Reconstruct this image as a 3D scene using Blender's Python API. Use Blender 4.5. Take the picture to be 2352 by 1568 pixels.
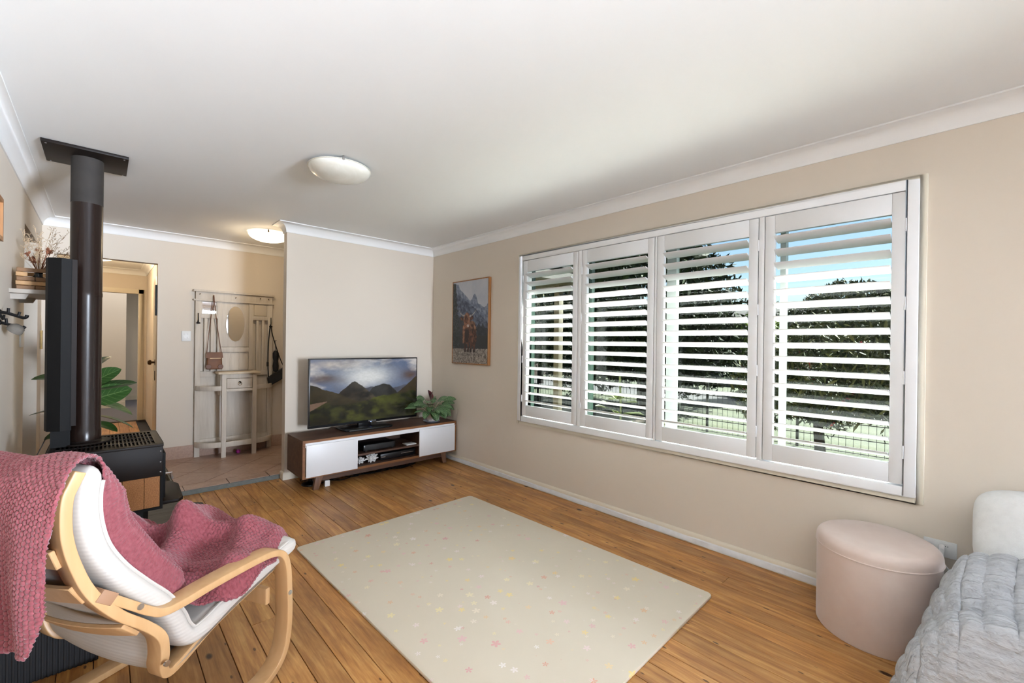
import bpy, bmesh, math, random
import numpy as np
from mathutils import Vector, Matrix
sc = bpy.context.scene
for _o in list(bpy.data.objects):
    bpy.data.objects.remove(_o)
COL = sc.collection
R = math.radians
PI = math.pi
rnd = random.Random(7)

# ------------------------------------------------------------------ camera
cam_d = bpy.data.cameras.new('camera')
cam = bpy.data.objects.new('camera', cam_d)
COL.objects.link(cam)
cam_d.sensor_fit = 'HORIZONTAL'
cam_d.sensor_width = 36.0
cam_d.lens = 36.0 * 1004.794 / 2352.0
cam_d.shift_x = -11.82 / 2352.0
cam_d.shift_y = 7.338 / 2352.0
cam_d.clip_start = 0.05
cam_d.clip_end = 300
_yaw, _pit, _rol = R(43.513), R(-0.103), R(0.739)
_f = Vector((math.sin(_yaw) * math.cos(_pit), math.cos(_yaw) * math.cos(_pit), math.sin(_pit)))
_r = Vector((math.cos(_yaw), -math.sin(_yaw), 0))
_u = _r.cross(_f)
_r2 = _r * math.cos(_rol) + _u * math.sin(_rol)
_u2 = -_r * math.sin(_rol) + _u * math.cos(_rol)
cam.matrix_world = Matrix(((_r2.x, _u2.x, -_f.x, 0), (_r2.y, _u2.y, -_f.y, 0), (_r2.z, _u2.z, -_f.z, 1.2996), (0, 0, 0, 1)))
sc.camera = cam

# ------------------------------------------------------------------ sky, sun, fill lamps, exposure
world = bpy.data.worlds.new('sky')
sc.world = world
world.use_nodes = True
_nt = world.node_tree
_bg = _nt.nodes['Background']
_sky = _nt.nodes.new('ShaderNodeTexSky')
_sky.sky_type = 'NISHITA'
_sky.sun_disc = False
_sky.sun_elevation = R(48)
_sky.sun_rotation = R(120)
_sky.air_density = 1.0
_sky.dust_density = 0.6
_sky.ozone_density = 1.6
_nt.links.new(_sky.outputs['Color'], _bg.inputs['Color'])
_bg.inputs['Strength'].default_value = 0.068

def lamp(name, kind, loc, energy, color=(1, 1, 1), **kw):
    d = bpy.data.lights.new(name, kind)
    d.energy = energy
    d.color = color
    for k, v in kw.items():
        setattr(d, k, v)
    o = bpy.data.objects.new(name, d)
    COL.objects.link(o)
    o.location = loc
    return o

sun = lamp('sun', 'SUN', (8, 2, 8), 17.0, (1.0, 0.96, 0.93), angle=R(0.6))
sun.rotation_euler = Vector((0.70, -0.28, 0.80)).to_track_quat('Z', 'Y').to_euler()
# unseen fill lamps added behind the camera, by the rear door and window wall
_a = lamp('rear_door_fill', 'AREA', (2.18, -5.94, 1.25), 11.0, (0.765, 0.86, 1.0), shape='RECTANGLE', size=1.2, size_y=2.0, spread=R(36))
_a.rotation_euler = Vector((0.02, -1.0, 0.0)).to_track_quat('Z', 'Y').to_euler()
_a = lamp('window_wall_fill', 'AREA', (2.80, -4.4, 1.30), 92.0, (0.765, 0.86, 1.0), shape='RECTANGLE', size=1.8, size_y=1.4, spread=R(44))  # invented fill; the wall behind it has no window
_a.rotation_euler = Vector((3.3, -6.1, -1.2)).to_track_quat('Z', 'Y').to_euler()

sc.view_settings.view_transform = 'Standard'
sc.view_settings.look = 'None'
sc.view_settings.exposure = 1.34
sc.view_settings.gamma = 1.0
sc.view_settings.use_curve_mapping = False
sc.cycles.max_bounces = 5
sc.cycles.diffuse_bounces = 3
sc.cycles.adaptive_threshold = 0.05
sc.cycles.glossy_bounces = 3
sc.cycles.transparent_max_bounces = 6
sc.cycles.caustics_reflective = False
sc.cycles.caustics_refractive = False
sc.cycles.sample_clamp_indirect = 0.0

# ------------------------------------------------------------------ materials
MATS = {}

def srgb(r, g, b):
    f = lambda c: c / 12.92 if c <= 0.04045 else ((c + 0.055) / 1.055) ** 2.4
    return (f(r / 255), f(g / 255), f(b / 255), 1.0)

class NT:
    def __init__(s, name):
        s.m = bpy.data.materials.new(name)
        s.m.use_nodes = True
        s.t = s.m.node_tree
        s.b = s.t.nodes['Principled BSDF']
        MATS[name] = s.m
    def n(s, typ, **kw):
        x = s.t.nodes.new('ShaderNode' + typ)
        for k, v in kw.items():
            if k == 'i':
                for kk, vv in v.items():
                    s.put(x.inputs[kk], vv)
            else:
                setattr(x, k, v)
        return x
    def put(s, sock, v):
        if isinstance(v, bpy.types.NodeSocket):
            s.t.links.new(v, sock)
        else:
            sock.default_value = v
    def set(s, **kw):
        for k, v in kw.items():
            s.put(s.b.inputs[k.replace('_', ' ')], v)
        return s
    def coord(s, scale=(1, 1, 1), rot=(0, 0, 0), which='Object', loc=(0, 0, 0)):
        c = s.n('TexCoord')
        mp = s.n('Mapping', i={'Scale': scale, 'Rotation': rot, 'Location': loc})
        s.t.links.new(c.outputs[which], mp.inputs['Vector'])
        return mp.outputs['Vector']
    def noise(s, vec, scale, detail=3, rough=.55, dist=0):
        x = s.n('TexNoise', i={'Vector': vec, 'Scale': scale, 'Detail': detail, 'Roughness': rough, 'Distortion': dist})
        return x.outputs['Fac']
    def ramp(s, fac, stops):
        x = s.n('ValToRGB')
        e = x.color_ramp.elements
        while len(e) < len(stops):
            e.new(0.5)
        for el, (p, c) in zip(e, stops):
            el.position = p
            el.color = c if len(c) == 4 else (*c, 1)
        s.put(x.inputs['Fac'], fac)
        return x.outputs['Color']
    def mix(s, fac, a, b, mode='MIX'):
        x = s.n('Mix', data_type='RGBA', blend_type=mode)
        s.put(x.inputs[0], fac); s.put(x.inputs[6], a); s.put(x.inputs[7], b)
        return x.outputs[2]
    def math(s, op, a, b=0.0, c=0.0, clamp=False):
        x = s.n('Math', operation=op, use_clamp=clamp)
        s.put(x.inputs[0], a); s.put(x.inputs[1], b); s.put(x.inputs[2], c)
        return x.outputs[0]
    def bump(s, h, strength=.3, dist=.01):
        x = s.n('Bump', i={'Height': h, 'Strength': strength, 'Distance': dist})
        s.t.links.new(x.outputs['Normal'], s.b.inputs['Normal'])

def plain(name, col, rough=.5, metal=0, var=.06, vscale=6, bump=0, bscale=60, stretch=(1, 1, 1), **kw):
    t = NT(name)
    v = t.coord(stretch)
    n = t.noise(v, vscale, 4)
    lo = tuple(c * (1 - var) for c in col[:3]) + (1,)
    hi = tuple(min(1, c * (1 + var)) for c in col[:3]) + (1,)
    t.set(Base_Color=t.ramp(n, [(.3, lo), (.7, hi)]), Roughness=rough, Metallic=metal)
    for k, x in kw.items():
        t.set(**{k: x})
    if bump:
        t.bump(t.noise(t.coord(), bscale, 3), bump, .004)
    return t.m

def wood(name, c1, c2, along='x', scale=14, rough=.45, lo=.35, hi=.7, bump=.05):
    t = NT(name)
    st = {'x': (.09, 1, 1), 'y': (1, .09, 1), 'z': (1, 1, .09)}[along]
    v = t.coord(st)
    n = t.noise(v, scale * 2.2, 5, .6, .6)
    n2 = t.noise(v, scale * 9, 3, .5, .2)
    a = t.math('ADD', t.math('MULTIPLY', n, .75), t.math('MULTIPLY', n2, .25))
    t.set(Base_Color=t.ramp(a, [(lo, c1), (hi, c2)]), Roughness=rough)
    t.bump(a, bump, .002)
    return t.m

wall_c = srgb(228, 216, 200)
plain('wall_paint', wall_c, .75, var=.012, vscale=1.5, bump=.03, bscale=180)
plain('ceiling_paint', srgb(248, 248, 247), .8, var=.008, vscale=1.2)
plain('cornice_paint', srgb(247, 246, 244), .6, var=.01)
plain('trim_cream', srgb(234, 224, 204), .4, var=.015)
plain('trim_white', srgb(243, 243, 243), .35, var=.008)
plain('shutter_white', srgb(240, 240, 240), .38, var=.006)
plain('skirting_white', srgb(232, 232, 232), .45, var=.06, vscale=20)
plain('plastic_white', srgb(240, 240, 238), .35, var=.005)
plain('plastic_black', srgb(16, 16, 18), .3, var=.1)
plain('black_matt', srgb(20, 20, 22), .6, var=.1)
plain('black_metal', srgb(24, 22, 22), .4, 1.0, var=.1)
plain('steel', srgb(200, 200, 202), .28, 1.0, var=.03)
plain('brass_dark', srgb(96, 78, 58), .35, 1.0, var=.1)

# ------------------------------------------------------------------ mesh helpers
ORG = {}

class MB:
    def __init__(s):
        s.v, s.f = [], []
    def add(s, vs, fs):
        o = len(s.v)
        s.v.extend([tuple(map(float, p)) for p in vs])
        s.f.extend([tuple(i + o for i in f) for f in fs])
        return s
    def box(s, x0, x1, y0, y1, z0, z1):
        vs = [(x, y, z) for z in (z0, z1) for y in (y0, y1) for x in (x0, x1)]
        return s.add(vs, [(0, 2, 3, 1), (4, 5, 7, 6), (0, 1, 5, 4), (2, 6, 7, 3), (0, 4, 6, 2), (1, 3, 7, 5)])
    def obox(s, c, ax, ay, az, hx, hy, hz):
        c, ax, ay, az = map(Vector, (c, ax, ay, az))
        vs = [c + ax * (sx * hx) + ay * (sy * hy) + az * (sz * hz) for sz in (-1, 1) for sy in (-1, 1) for sx in (-1, 1)]
        return s.add(vs, [(0, 2, 3, 1), (4, 5, 7, 6), (0, 1, 5, 4), (2, 6, 7, 3), (0, 4, 6, 2), (1, 3, 7, 5)])
    def prism(s, poly, fn):
        """poly: list of 2-D points; fn(p, k) -> 3-D for k = 0, 1"""
        n = len(poly)
        vs = [fn(p, 0) for p in poly] + [fn(p, 1) for p in poly]
        fs = [tuple(range(n - 1, -1, -1)), tuple(range(n, 2 * n))]
        fs += [(i, (i + 1) % n, n + (i + 1) % n, n + i) for i in range(n)]
        return s.add(vs, fs)
    def zprism(s, poly, z0, z1):
        return s.prism(poly, lambda p, k: (p[0], p[1], z1 if k else z0))
    def tube(s, pts, rad, n=8, cap=True, squash=None):
        pts = [Vector(p) for p in pts]
        m = len(pts)
        rr = rad if isinstance(rad, (list, tuple)) else [rad] * m
        up = None
        vs = []
        for i, p in enumerate(pts):
            t = (pts[min(i + 1, m - 1)] - pts[max(i - 1, 0)]).normalized()
            if up is None:
                up = t.orthogonal().normalized()
            up = (up - t * up.dot(t)).normalized()
            w = t.cross(up)
            for k in range(n):
                a = 2 * PI * k / n
                vs.append(p + (up * math.cos(a) + w * math.sin(a)) * rr[i])
        fs = [(i * n + k, i * n + (k + 1) % n, (i + 1) * n + (k + 1) % n, (i + 1) * n + k) for i in range(m - 1) for k in range(n)]
        if cap:
            fs += [tuple(range(n - 1, -1, -1)), tuple(range((m - 1) * n, m * n))]
        return s.add(vs, fs)
    def lathe(s, prof, c, n=32, sx=1, sy=1, axis='z'):
        vs = []
        for r, z in prof:
            for k in range(n):
                a = 2 * PI * k / n
                x, y = r * math.cos(a) * sx, r * math.sin(a) * sy
                p = {'z': (x, y, z), 'x': (z, x, y), 'y': (x, z, y)}[axis]
                vs.append((c[0] + p[0], c[1] + p[1], c[2] + p[2]))
        m = len(prof)
        fs = [(i * n + k, i * n + (k + 1) % n, (i + 1) * n + (k + 1) % n, (i + 1) * n + k) for i in range(m - 1) for k in range(n)]
        if prof[0][0] > 1e-5:
            fs.append(tuple(range(n - 1, -1, -1)))
        if prof[-1][0] > 1e-5:
            fs.append(tuple(range((m - 1) * n, m * n)))
        return s.add(vs, fs)
    def grid(s, P):
        """P: array (a, b, 3)"""
        a, b = P.shape[:2]
        fs = [(i * b + j, i * b + j + 1, (i + 1) * b + j + 1, (i + 1) * b + j) for i in range(a - 1) for j in range(b - 1)]
        return s.add(P.reshape(-1, 3).tolist(), fs)
    def mesh(s, name, org=(0, 0, 0), bevel=0, seg=2, smooth=False, angle=40, weld=True):
        me = bpy.data.meshes.new(name)
        bm = bmesh.new()
        ox, oy, oz = org
        vv = [bm.verts.new((x - ox, y - oy, z - oz)) for x, y, z in s.v]
        for f in s.f:
            try:
                bm.faces.new([vv[i] for i in f])
            except ValueError:
                pass
        if weld:
            bmesh.ops.remove_doubles(bm, verts=bm.verts, dist=1e-5)
        bmesh.ops.recalc_face_normals(bm, faces=bm.faces)
        if bevel:
            ed = [e for e in bm.edges if len(e.link_faces) == 2 and e.calc_face_angle(0) > R(35)]
            bmesh.ops.bevel(bm, geom=ed, offset=bevel, segments=seg, profile=.5, affect='EDGES', clamp_overlap=True)
        if smooth or bevel:
            for f in bm.faces:
                f.smooth = True
            for e in bm.edges:
                if len(e.link_faces) == 2 and e.calc_face_angle(0) > R(angle):
                    e.smooth = False
        bm.to_mesh(me)
        bm.free()
        return me
    def build(s, name, mat, parent=None, org=None, **kw):
        if parent is not None:
            org = ORG[parent.name]
        elif org is None:
            org = (0, 0, 0)
        me = s.mesh(name, org, **kw)
        return put(name, me, mat, parent, org)

def put(name, me, mat, parent=None, org=(0, 0, 0), loc=None):
    if mat is not None and len(me.materials) == 0:
        me.materials.append(MATS[mat] if isinstance(mat, str) else mat)
    o = bpy.data.objects.new(name, me)
    COL.objects.link(o)
    if parent is not None:
        o.parent = parent
        if loc is not None:
            o.location = loc
    else:
        o.location = org
    ORG[o.name] = org
    return o

def fastgrid(name, P, mat, parent=None, org=(0, 0, 0), smooth=True, col=None, colname='paint', uv=None):
    a, b = P.shape[:2]
    if parent is not None:
        org = ORG[parent.name]
    me = bpy.data.meshes.new(name)
    idx = np.arange(a * b).reshape(a, b)
    F = np.stack([idx[:-1, :-1], idx[:-1, 1:], idx[1:, 1:], idx[1:, :-1]], -1).reshape(-1, 4)
    return fastmesh(name, P.reshape(-1, 3), F, mat, parent, org, smooth, col, colname, uv)

def fastmesh(name, V, F, mat, parent=None, org=(0, 0, 0), smooth=False, col=None, colname='paint', uv=None):
    if parent is not None:
        org = ORG[parent.name]
    me = bpy.data.meshes.new(name)
    V = np.asarray(V, float) - np.array(org)
    k = F.shape[1]
    me.vertices.add(len(V)); me.vertices.foreach_set('co', V.ravel())
    me.loops.add(F.size); me.loops.foreach_set('vertex_index', F.ravel().astype(np.int32))
    me.polygons.add(len(F))
    me.polygons.foreach_set('loop_start', np.arange(0, F.size, k, dtype=np.int32))
    me.polygons.foreach_set('loop_total', np.full(len(F), k, dtype=np.int32))
    me.polygons.foreach_set('use_smooth', np.full(len(F), smooth))
    if col is not None:
        at = me.color_attributes.new(colname, 'FLOAT_COLOR', 'POINT')
        c4 = np.ones((len(V), 4)); c4[:, :3] = col.reshape(-1, 3)
        at.data.foreach_set('color', c4.ravel())
    if uv is not None:
        l = me.uv_layers.new(name='UVMap')
        l.data.foreach_set('uv', uv.reshape(-1, 2)[F.ravel()].ravel())
    me.update(); me.validate()
    return put(name, me, mat, parent, org)

def thing(name, loc, label, cat, group=None):
    o = bpy.data.objects.new(name, None)
    COL.objects.link(o)
    o.location = loc
    o.empty_display_size = .05
    ORG[o.name] = tuple(loc)
    return tag(o, label, cat, group)

def tag(o, label, cat, group=None):
    o['label'] = label
    o['category'] = cat
    if group:
        o['group'] = group
    return o

def struct(o):
    o['kind'] = 'structure'
    return o

def part_label(o, label):
    o['label'] = label
    return o

def sempty(name, loc=(0, 0, 0)):
    o = bpy.data.objects.new(name, None)
    COL.objects.link(o)
    o.location = loc
    ORG[o.name] = tuple(loc)
    return struct(o)

def spline(pts, n=8):
    """Catmull-Rom through pts (any dimension), n samples per span"""
    P = np.array(pts, float)
    out = []
    for i in range(len(P) - 1):
        p0, p1, p2, p3 = P[max(i - 1, 0)], P[i], P[i + 1], P[min(i + 2, len(P) - 1)]
        for k in range(n):
            t = k / n
            out.append(.5 * ((2 * p1) + (-p0 + p2) * t + (2 * p0 - 5 * p1 + 4 * p2 - p3) * t * t + (-p0 + 3 * p1 - 3 * p2 + p3) * t ** 3))
    out.append(P[-1])
    return np.array(out)

def vnoise(x, y, seed=0, octaves=4, per=2.0, gain=.5):
    """cheap value noise for arrays"""
    def h(i, j, s):
        n = np.sin(i * 127.1 + j * 311.7 + s * 74.7) * 43758.5453
        return n - np.floor(n)
    tot, amp, nrm = 0, 1.0, 0
    for o in range(octaves):
        i, j = np.floor(x), np.floor(y)
        fx, fy = x - i, y - j
        fx, fy = fx * fx * (3 - 2 * fx), fy * fy * (3 - 2 * fy)
        s = seed + o * 13
        v = (h(i, j, s) * (1 - fx) + h(i + 1, j, s) * fx) * (1 - fy) + (h(i, j + 1, s) * (1 - fx) + h(i + 1, j + 1, s) * fx) * fy
        tot = tot + v * amp; nrm += amp
        amp *= gain; x = x * per; y = y * per
    return tot / nrm
# ================================================================== the room
XL, XW, YT, XP, YF, H = -0.398, 2.846, 4.459, 1.248, 5.809, 2.4
YB = -6.0

def planks_mat():
    t = NT('pine_board')
    v = t.coord((1, .07, 1))
    info = t.n('ObjectInfo')
    off = t.n('VectorMath', operation='MULTIPLY_ADD', i={0: info.outputs['Random'], 1: (13, 29, 7), 2: v})
    vv = off.outputs[0]
    g = t.noise(vv, 26, 5, .6, 1.2)
    fine = t.noise(vv, 120, 3, .5, .3)
    a = t.math('ADD', t.math('MULTIPLY', g, .7), t.math('MULTIPLY', fine, .3))
    base = t.ramp(a, [(.3, srgb(150, 95, 47)), (.5, srgb(197, 140, 78)), (.68, srgb(224, 174, 108))])
    tint = t.ramp(info.outputs['Random'], [(0, (.86, .84, .82, 1)), (.5, (1, 1, 1, 1)), (1, (1.1, 1.06, 1.0, 1))])
    base = t.mix(1, base, tint, 'MULTIPLY')
    # worn, dirty patches
    w = t.noise(t.coord((1, .6, 1)), 2.2, 5, .65)
    base = t.mix(t.ramp(w, [(.45, (0, 0, 0, 1)), (.72, (.6, .6, .6, 1))]), base, srgb(112, 74, 46))
    # knots
    off2 = t.n('VectorMath', operation='MULTIPLY_ADD', i={0: info.outputs['Random'], 1: (17, 5, 3), 2: t.coord((1, .5, 1))})
    vo = t.n('TexVoronoi', i={'Vector': off2.outputs[0], 'Scale': 5.5, 'Randomness': 1.0})
    k = t.ramp(vo.outputs['Distance'], [(.05, (1, 1, 1, 1)), (.085, (0, 0, 0, 1))])
    base = t.mix(k, base, srgb(62, 34, 20))
    off3 = t.n('VectorMath', operation='MULTIPLY_ADD', i={0: info.outputs['Random'], 1: (7, 31, 3), 2: t.coord((1.5, .55, 1))})
    vo2 = t.n('TexVoronoi', i={'Vector': off3.outputs[0], 'Scale': 13, 'Randomness': 1.0})
    k2 = t.ramp(vo2.outputs['Distance'], [(.075, (.85, .85, .85, 1)), (.115, (0, 0, 0, 1))])
    base = t.mix(k2, base, srgb(74, 42, 24))
    # pale filler specks
    vo3 = t.n('TexVoronoi', i={'Vector': t.coord((1, .8, 1)), 'Scale': 3.1, 'Randomness': 1.0})
    k3 = t.ramp(t.math('ADD', vo3.outputs['Distance'], t.math('MULTIPLY', t.noise(t.coord(), 90, 3), .06)), [(.055, (.8, .8, .8, 1)), (.075, (0, 0, 0, 1))])
    base = t.mix(k3, base, srgb(190, 172, 148))
    t.set(Base_Color=base, Roughness=t.math('MULTIPLY_ADD', w, .22, .28))
    t.bump(a, .06, .002)
planks_mat()

# ---- timber floor: every board is its own piece
floor = struct(MB().box(XL - .1, XW + .1, YB - .1, 9.3, -.06, -.022).build('floor', 'black_matt'))
def board(x0, x1, y0, y1):
    me_b = MB().box(x0, x1, y0, y1, -.022, 0).mesh('plank', ((x0 + x1) / 2, (y0 + y1) / 2, 0), bevel=.0012, seg=1)
    o = put('plank', me_b, 'pine_board', floor, (0, 0, 0), ((x0 + x1) / 2, (y0 + y1) / 2, 0))
bw = .1035
x = XL - .03
row = 0
while x < XW:
    yend = 4.535 if x + bw > .46 else 9.15
    y = YB
    first = rnd.uniform(.4, 3.6)
    while y < yend - .02:
        L = first if y == YB else rnd.uniform(2.1, 4.6)
        y1 = min(y + L, yend)
        if yend - y1 < .5:
            y1 = yend
        board(x + .0012, min(x + bw, XW + .02) - .0012, y + .0008, y1 - .0008)
        y = y1
    x += bw
    row += 1

# ---- tiled entry floor
def tile_mat():
    t = NT('entry_tile')
    info = t.n('ObjectInfo')
    v = t.coord()
    n = t.noise(v, 5, 5, .6)
    n2 = t.noise(v, 40, 4, .6)
    a = t.math('ADD', t.math('MULTIPLY', n, .6), t.math('MULTIPLY', n2, .4))
    c = t.ramp(a, [(.3, srgb(168, 132, 112)), (.7, srgb(206, 178, 158))])
    c = t.mix(1, c, t.ramp(info.outputs['Random'], [(0, (.93, .92, .92, 1)), (1, (1.04, 1.03, 1.02, 1))]), 'MULTIPLY')
    t.set(Base_Color=c, Roughness=.3)
tile_mat()
plain('grout', srgb(70, 54, 44), .9)
plain('cement_edge', srgb(118, 122, 118), .85, var=.12, vscale=40)
plain('skirting_tile', srgb(186, 156, 138), .5, var=.12, vscale=60)
ZT = .040
entry_floor = struct(MB().box(.465, XW, 4.548, YF, -.02, ZT - .006).build('floor_entry', 'grout'))
struct(MB().box(.455, XP + .01, 4.536, 4.549, -.02, ZT - .004).box(.455, .466, 4.549, YF, -.02, ZT - .004).build('trim_6', 'cement_edge'))

def clip(poly, x0, x1, y0, y1):
    def cut(P, ins, inter):
        out = []
        for i in range(len(P)):
            a, b = P[i - 1], P[i]
            if ins(b):
                if not ins(a):
                    out.append(inter(a, b))
                out.append(b)
            elif ins(a):
                out.append(inter(a, b))
        return out
    for ax, val, sgn in ((0, x0, 1), (0, x1, -1), (1, y0, 1), (1, y1, -1)):
        if not poly:
            break
        poly = cut(poly, lambda p: sgn * (p[ax] - val) >= -1e-9,
                   lambda a, b: tuple(a[k] + (b[k] - a[k]) * ((val - a[ax]) / (b[ax] - a[ax])) for k in (0, 1)))
    return poly
def area(p):
    return abs(sum(p[i - 1][0] * p[i][1] - p[i][0] * p[i - 1][1] for i in range(len(p)))) / 2
def tile(poly):
    cx = sum(p[0] for p in poly) / len(poly); cy = sum(p[1] for p in poly) / len(poly)
    poly = [(cx + (p[0] - cx) * (1 - .0042 / max(.03, math.hypot(p[0] - cx, p[1] - cy))), cy + (p[1] - cy) * (1 - .0042 / max(.03, math.hypot(p[0] - cx, p[1] - cy)))) for p in poly]
    MB().zprism(poly, ZT - .012, ZT).build('tile', 'entry_tile', entry_floor)
xb = .467
for xe in (.51, .83, 1.15, 1.47, 1.79, 2.11, 2.43, 2.75, XW - .002):      # border row by the step
    tile([(xb, 4.552), (xe, 4.552), (xe, 4.71), (xb, 4.71)])
    xb = xe
sd = .33
for i in range(-8, 14):
    for j in range(-8, 14):
        cx = .62 + (i - j) * sd * .7071; cy = 4.9 + (i + j) * sd * .7071
        h_ = sd * .7071
        q = clip([(cx - h_, cy), (cx, cy - h_), (cx + h_, cy), (cx, cy + h_)], .467, XW - .002, 4.712, YF - .002)
        if len(q) >= 3 and area(q) > .002:
            tile(q)
struct(MB().box(.43, XW, YF - .011, YF, ZT - .004, .171).build('baseboard_far', 'skirting_tile', bevel=.002))

# ---- ceiling and walls
struct(MB().box(XL - .15, XW + .15, YB - .15, YF + .12, H, H + .08).build('ceiling', 'ceiling_paint'))
# left wall with a plain opening near the far corner
wl = MB()
wl.box(XL - .12, XL, YB - .1, 4.60, 0, H).box(XL - .12, XL, 5.50, YF + .1, 0, H).box(XL - .12, XL, 4.60, 5.50, 2.10, H)
struct(wl.build('wall_left', 'wall_paint'))
# window wall with the opening
OY0, OY1, OZ0, OZ1 = .215, 2.935, .605, 2.09
wr = MB()
wr.box(XW, XW + .13, YB - .1, OY0, 0, H).box(XW, XW + .13, OY1, YF + .1, 0, H).box(XW, XW + .13, OY0, OY1, 0, OZ0).box(XW, XW + .13, OY0, OY1, OZ1, H)
struct(wr.build('wall_window', 'wall_paint'))
struct(MB().box(XP, XW, YT, YT + .091, 0, H).build('wall_partition', 'wall_paint'))
wf = MB()
wf.box(XL, -.305, YF, YF + .1, 0, H).box(.412, XW, YF, YF + .1, 0, H).box(-.305, .412, YF, YF + .1, 2.075, H)
struct(wf.build('wall_far', 'wall_paint'))
wb = MB()   # rear wall behind the camera, with a wide glazed door
wb.box(XL, 1.55, YB - .1, YB, 0, H).box(2.8, XW, YB - .1, YB, 0, H).box(1.55, 2.8, YB - .1, YB, 2.25, H).box(1.55, 2.8, YB - .1, YB, 0, .25)
struct(wb.build('wall_rear', 'wall_paint'))
dr2 = sempty('door_2', (2.18, YB, 0))      # the glazed rear door
dm = MB()
for a_ in (1.55, 2.12, 2.74):
    dm.box(a_, a_ + .06, YB - .07, YB - .03, .25, 2.25)
dm.box(1.55, 2.8, YB - .07, YB - .03, .25, .33).box(1.55, 2.8, YB - .07, YB - .03, 2.17, 2.25)
dm.build('frame', 'trim_white', dr2, bevel=.004)
wn2 = sempty('fill_lamp_frame', (XW, -4.4, .6))     # unseen frame added on the solid wall behind the side fill lamp
w2 = MB()
for q in ((-5.4, -5.33, .55, 2.1), (-3.47, -3.4, .55, 2.1), (-5.33, -3.47, .55, .62), (-5.33, -3.47, 2.03, 2.1), (-4.43, -4.37, .62, 2.03)):
    w2.box(XW - .02, XW, q[0], q[1], q[2], q[3])
w2.build('frame', 'trim_white', wn2, bevel=.003)
# side room behind the opening in the left wall
sr = MB()
sr.box(-2.4, -2.3, 3.4, 6.6, 0, H).box(-2.3, XL - .12, 3.3, 3.4, 0, H).box(-2.3, XL - .12, 6.6, 6.7, 0, H)
struct(sr.build('wall_kitchen', 'wall_paint'))
struct(MB().box(-2.4, XL - .1, 3.3, 6.7, H, H + .05).build('ceiling_kitchen', 'ceiling_paint'))
struct(MB().box(-2.4, XL - .1, 3.3, 6.7, -.05, 0).build('floor_kitchen', 'pine_board'))

# ---- coved cornice following the walls
def sweep(prof, path, closed=True):
    n = len(path)
    P = [Vector(p) for p in path]
    m = MB()
    rings = []
    for i in range(n):
        d0 = (P[i] - P[i - 1]).normalized(); d1 = (P[(i + 1) % n] - P[i]).normalized()
        if not closed and i == 0: d0 = d1
        if not closed and i == n - 1: d1 = d0
        n0 = Vector((d0.y, -d0.x)); n1 = Vector((d1.y, -d1.x))
        b = (n0 + n1); b = b / max(1e-6, b.length_squared) * 2
        rings.append([(P[i].x + b.x * u, P[i].y + b.y * u, z) for u, z in prof])
    k = len(prof)
    vs = [p for r_ in rings for p in r_]
    fs = []
    for i in range(n if closed else n - 1):
        j = (i + 1) % n
        fs += [(i * k + a, i * k + (a + 1) % k, j * k + (a + 1) % k, j * k + a) for a in range(k)]
    if not closed:
        fs += [tuple(range(k)), tuple(range((n - 1) * k, n * k))]
    return m.add(vs, fs)
cp = [(0, H - .084), (.007, H - .084)]
for a in range(0, 9):
    t_ = a / 8 * PI / 2
    cp.append((.078 - .069 * math.cos(t_), H - .078 + .070 * math.sin(t_)))
cp += [(.084, H - .008), (.084, H), (0, H)]
room_path = [(XL, YB), (XL, YF), (XW, YF), (XW, YT + .091), (XP, YT + .091), (XP, YT), (XW, YT), (XW, YB)]
struct(sweep(cp, room_path).build('trim_1', 'cornice_paint', smooth=True, angle=35))

# ---- skirtings
skp = [(0, 0), (.016, 0), (.016, .055), (.012, .066), (.006, .07), (0, .07)]
struct(sweep([(u, z) for u, z in skp], [(XP, YT + .091), (XP, YT), (XW - .017, YT)], False).build('baseboard_partition', 'trim_cream', smooth=True))
bsk = struct(sweep(skp, [(XW, YT), (XW, YB)], False).build('baseboard_window', 'trim_cream', smooth=True))
bg = MB()      # white gap filler running unevenly along the foot of that skirting
ys = np.linspace(YT - .02, -.6, 90)
top = .040 + .010 * vnoise(ys * 6, ys * 0, 3, 3)
out = .019 + .004 * vnoise(ys * 4, ys * 0 + 5, 4, 3)
P = np.stack([np.stack([np.full_like(ys, XW - .0155), ys, top], -1), np.stack([XW - .0155 - (out - .0155), ys, top - .006], -1), np.stack([XW - out - .002, ys, 0 * ys + .006 + .004 * vnoise(ys * 9, ys * 0, 9, 2)], -1), np.stack([XW - .0155 + 0 * ys, ys, 0 * ys + .004], -1)])
bg.grid(P)
bg.build('gap_filler', 'skirting_white', bsk, smooth=True)

# ---- hall beyond the far doorway
hall = MB()
hall.box(.52, .62, YF + .1, 9.3, 0, H).box(-1.0, -.9, YF + .1, 9.3, 0, H)
hall.box(-1.0, -.43, 9.25, 9.35, 0, H).box(.42, .62, 9.25, 9.35, 0, H).box(-.43, .42, 9.25, 9.35, 2.02, H)
hall.box(-1.0, XL - .1, YF + .1, YF + .2, 0, H).box(-2.3, -1.0, 9.25, 9.35, 0, H).box(.62, 1.6, 9.25, 9.35, 0, H)
struct(hall.build('wall_hall', 'wall_paint'))
struct(MB().box(-1.0, .62, YF + .1, 9.35, H, H + .05).build('ceiling_hall', 'ceiling_paint'))
struct(sweep(cp, [(-.9, YF + .1), (-.9, 9.25), (.52, 9.25), (.52, YF + .1)], False).build('trim_2', 'cornice_paint', smooth=True))
plain('carpet_grey', srgb(118, 112, 112), .95, var=.12, vscale=200, bump=.3, bscale=400)
struct(MB().box(-2.2, 1.6, 9.26, 12.6, -.05, .004).build('floor_bedroom', 'carpet_grey'))
bd = MB()
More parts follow.
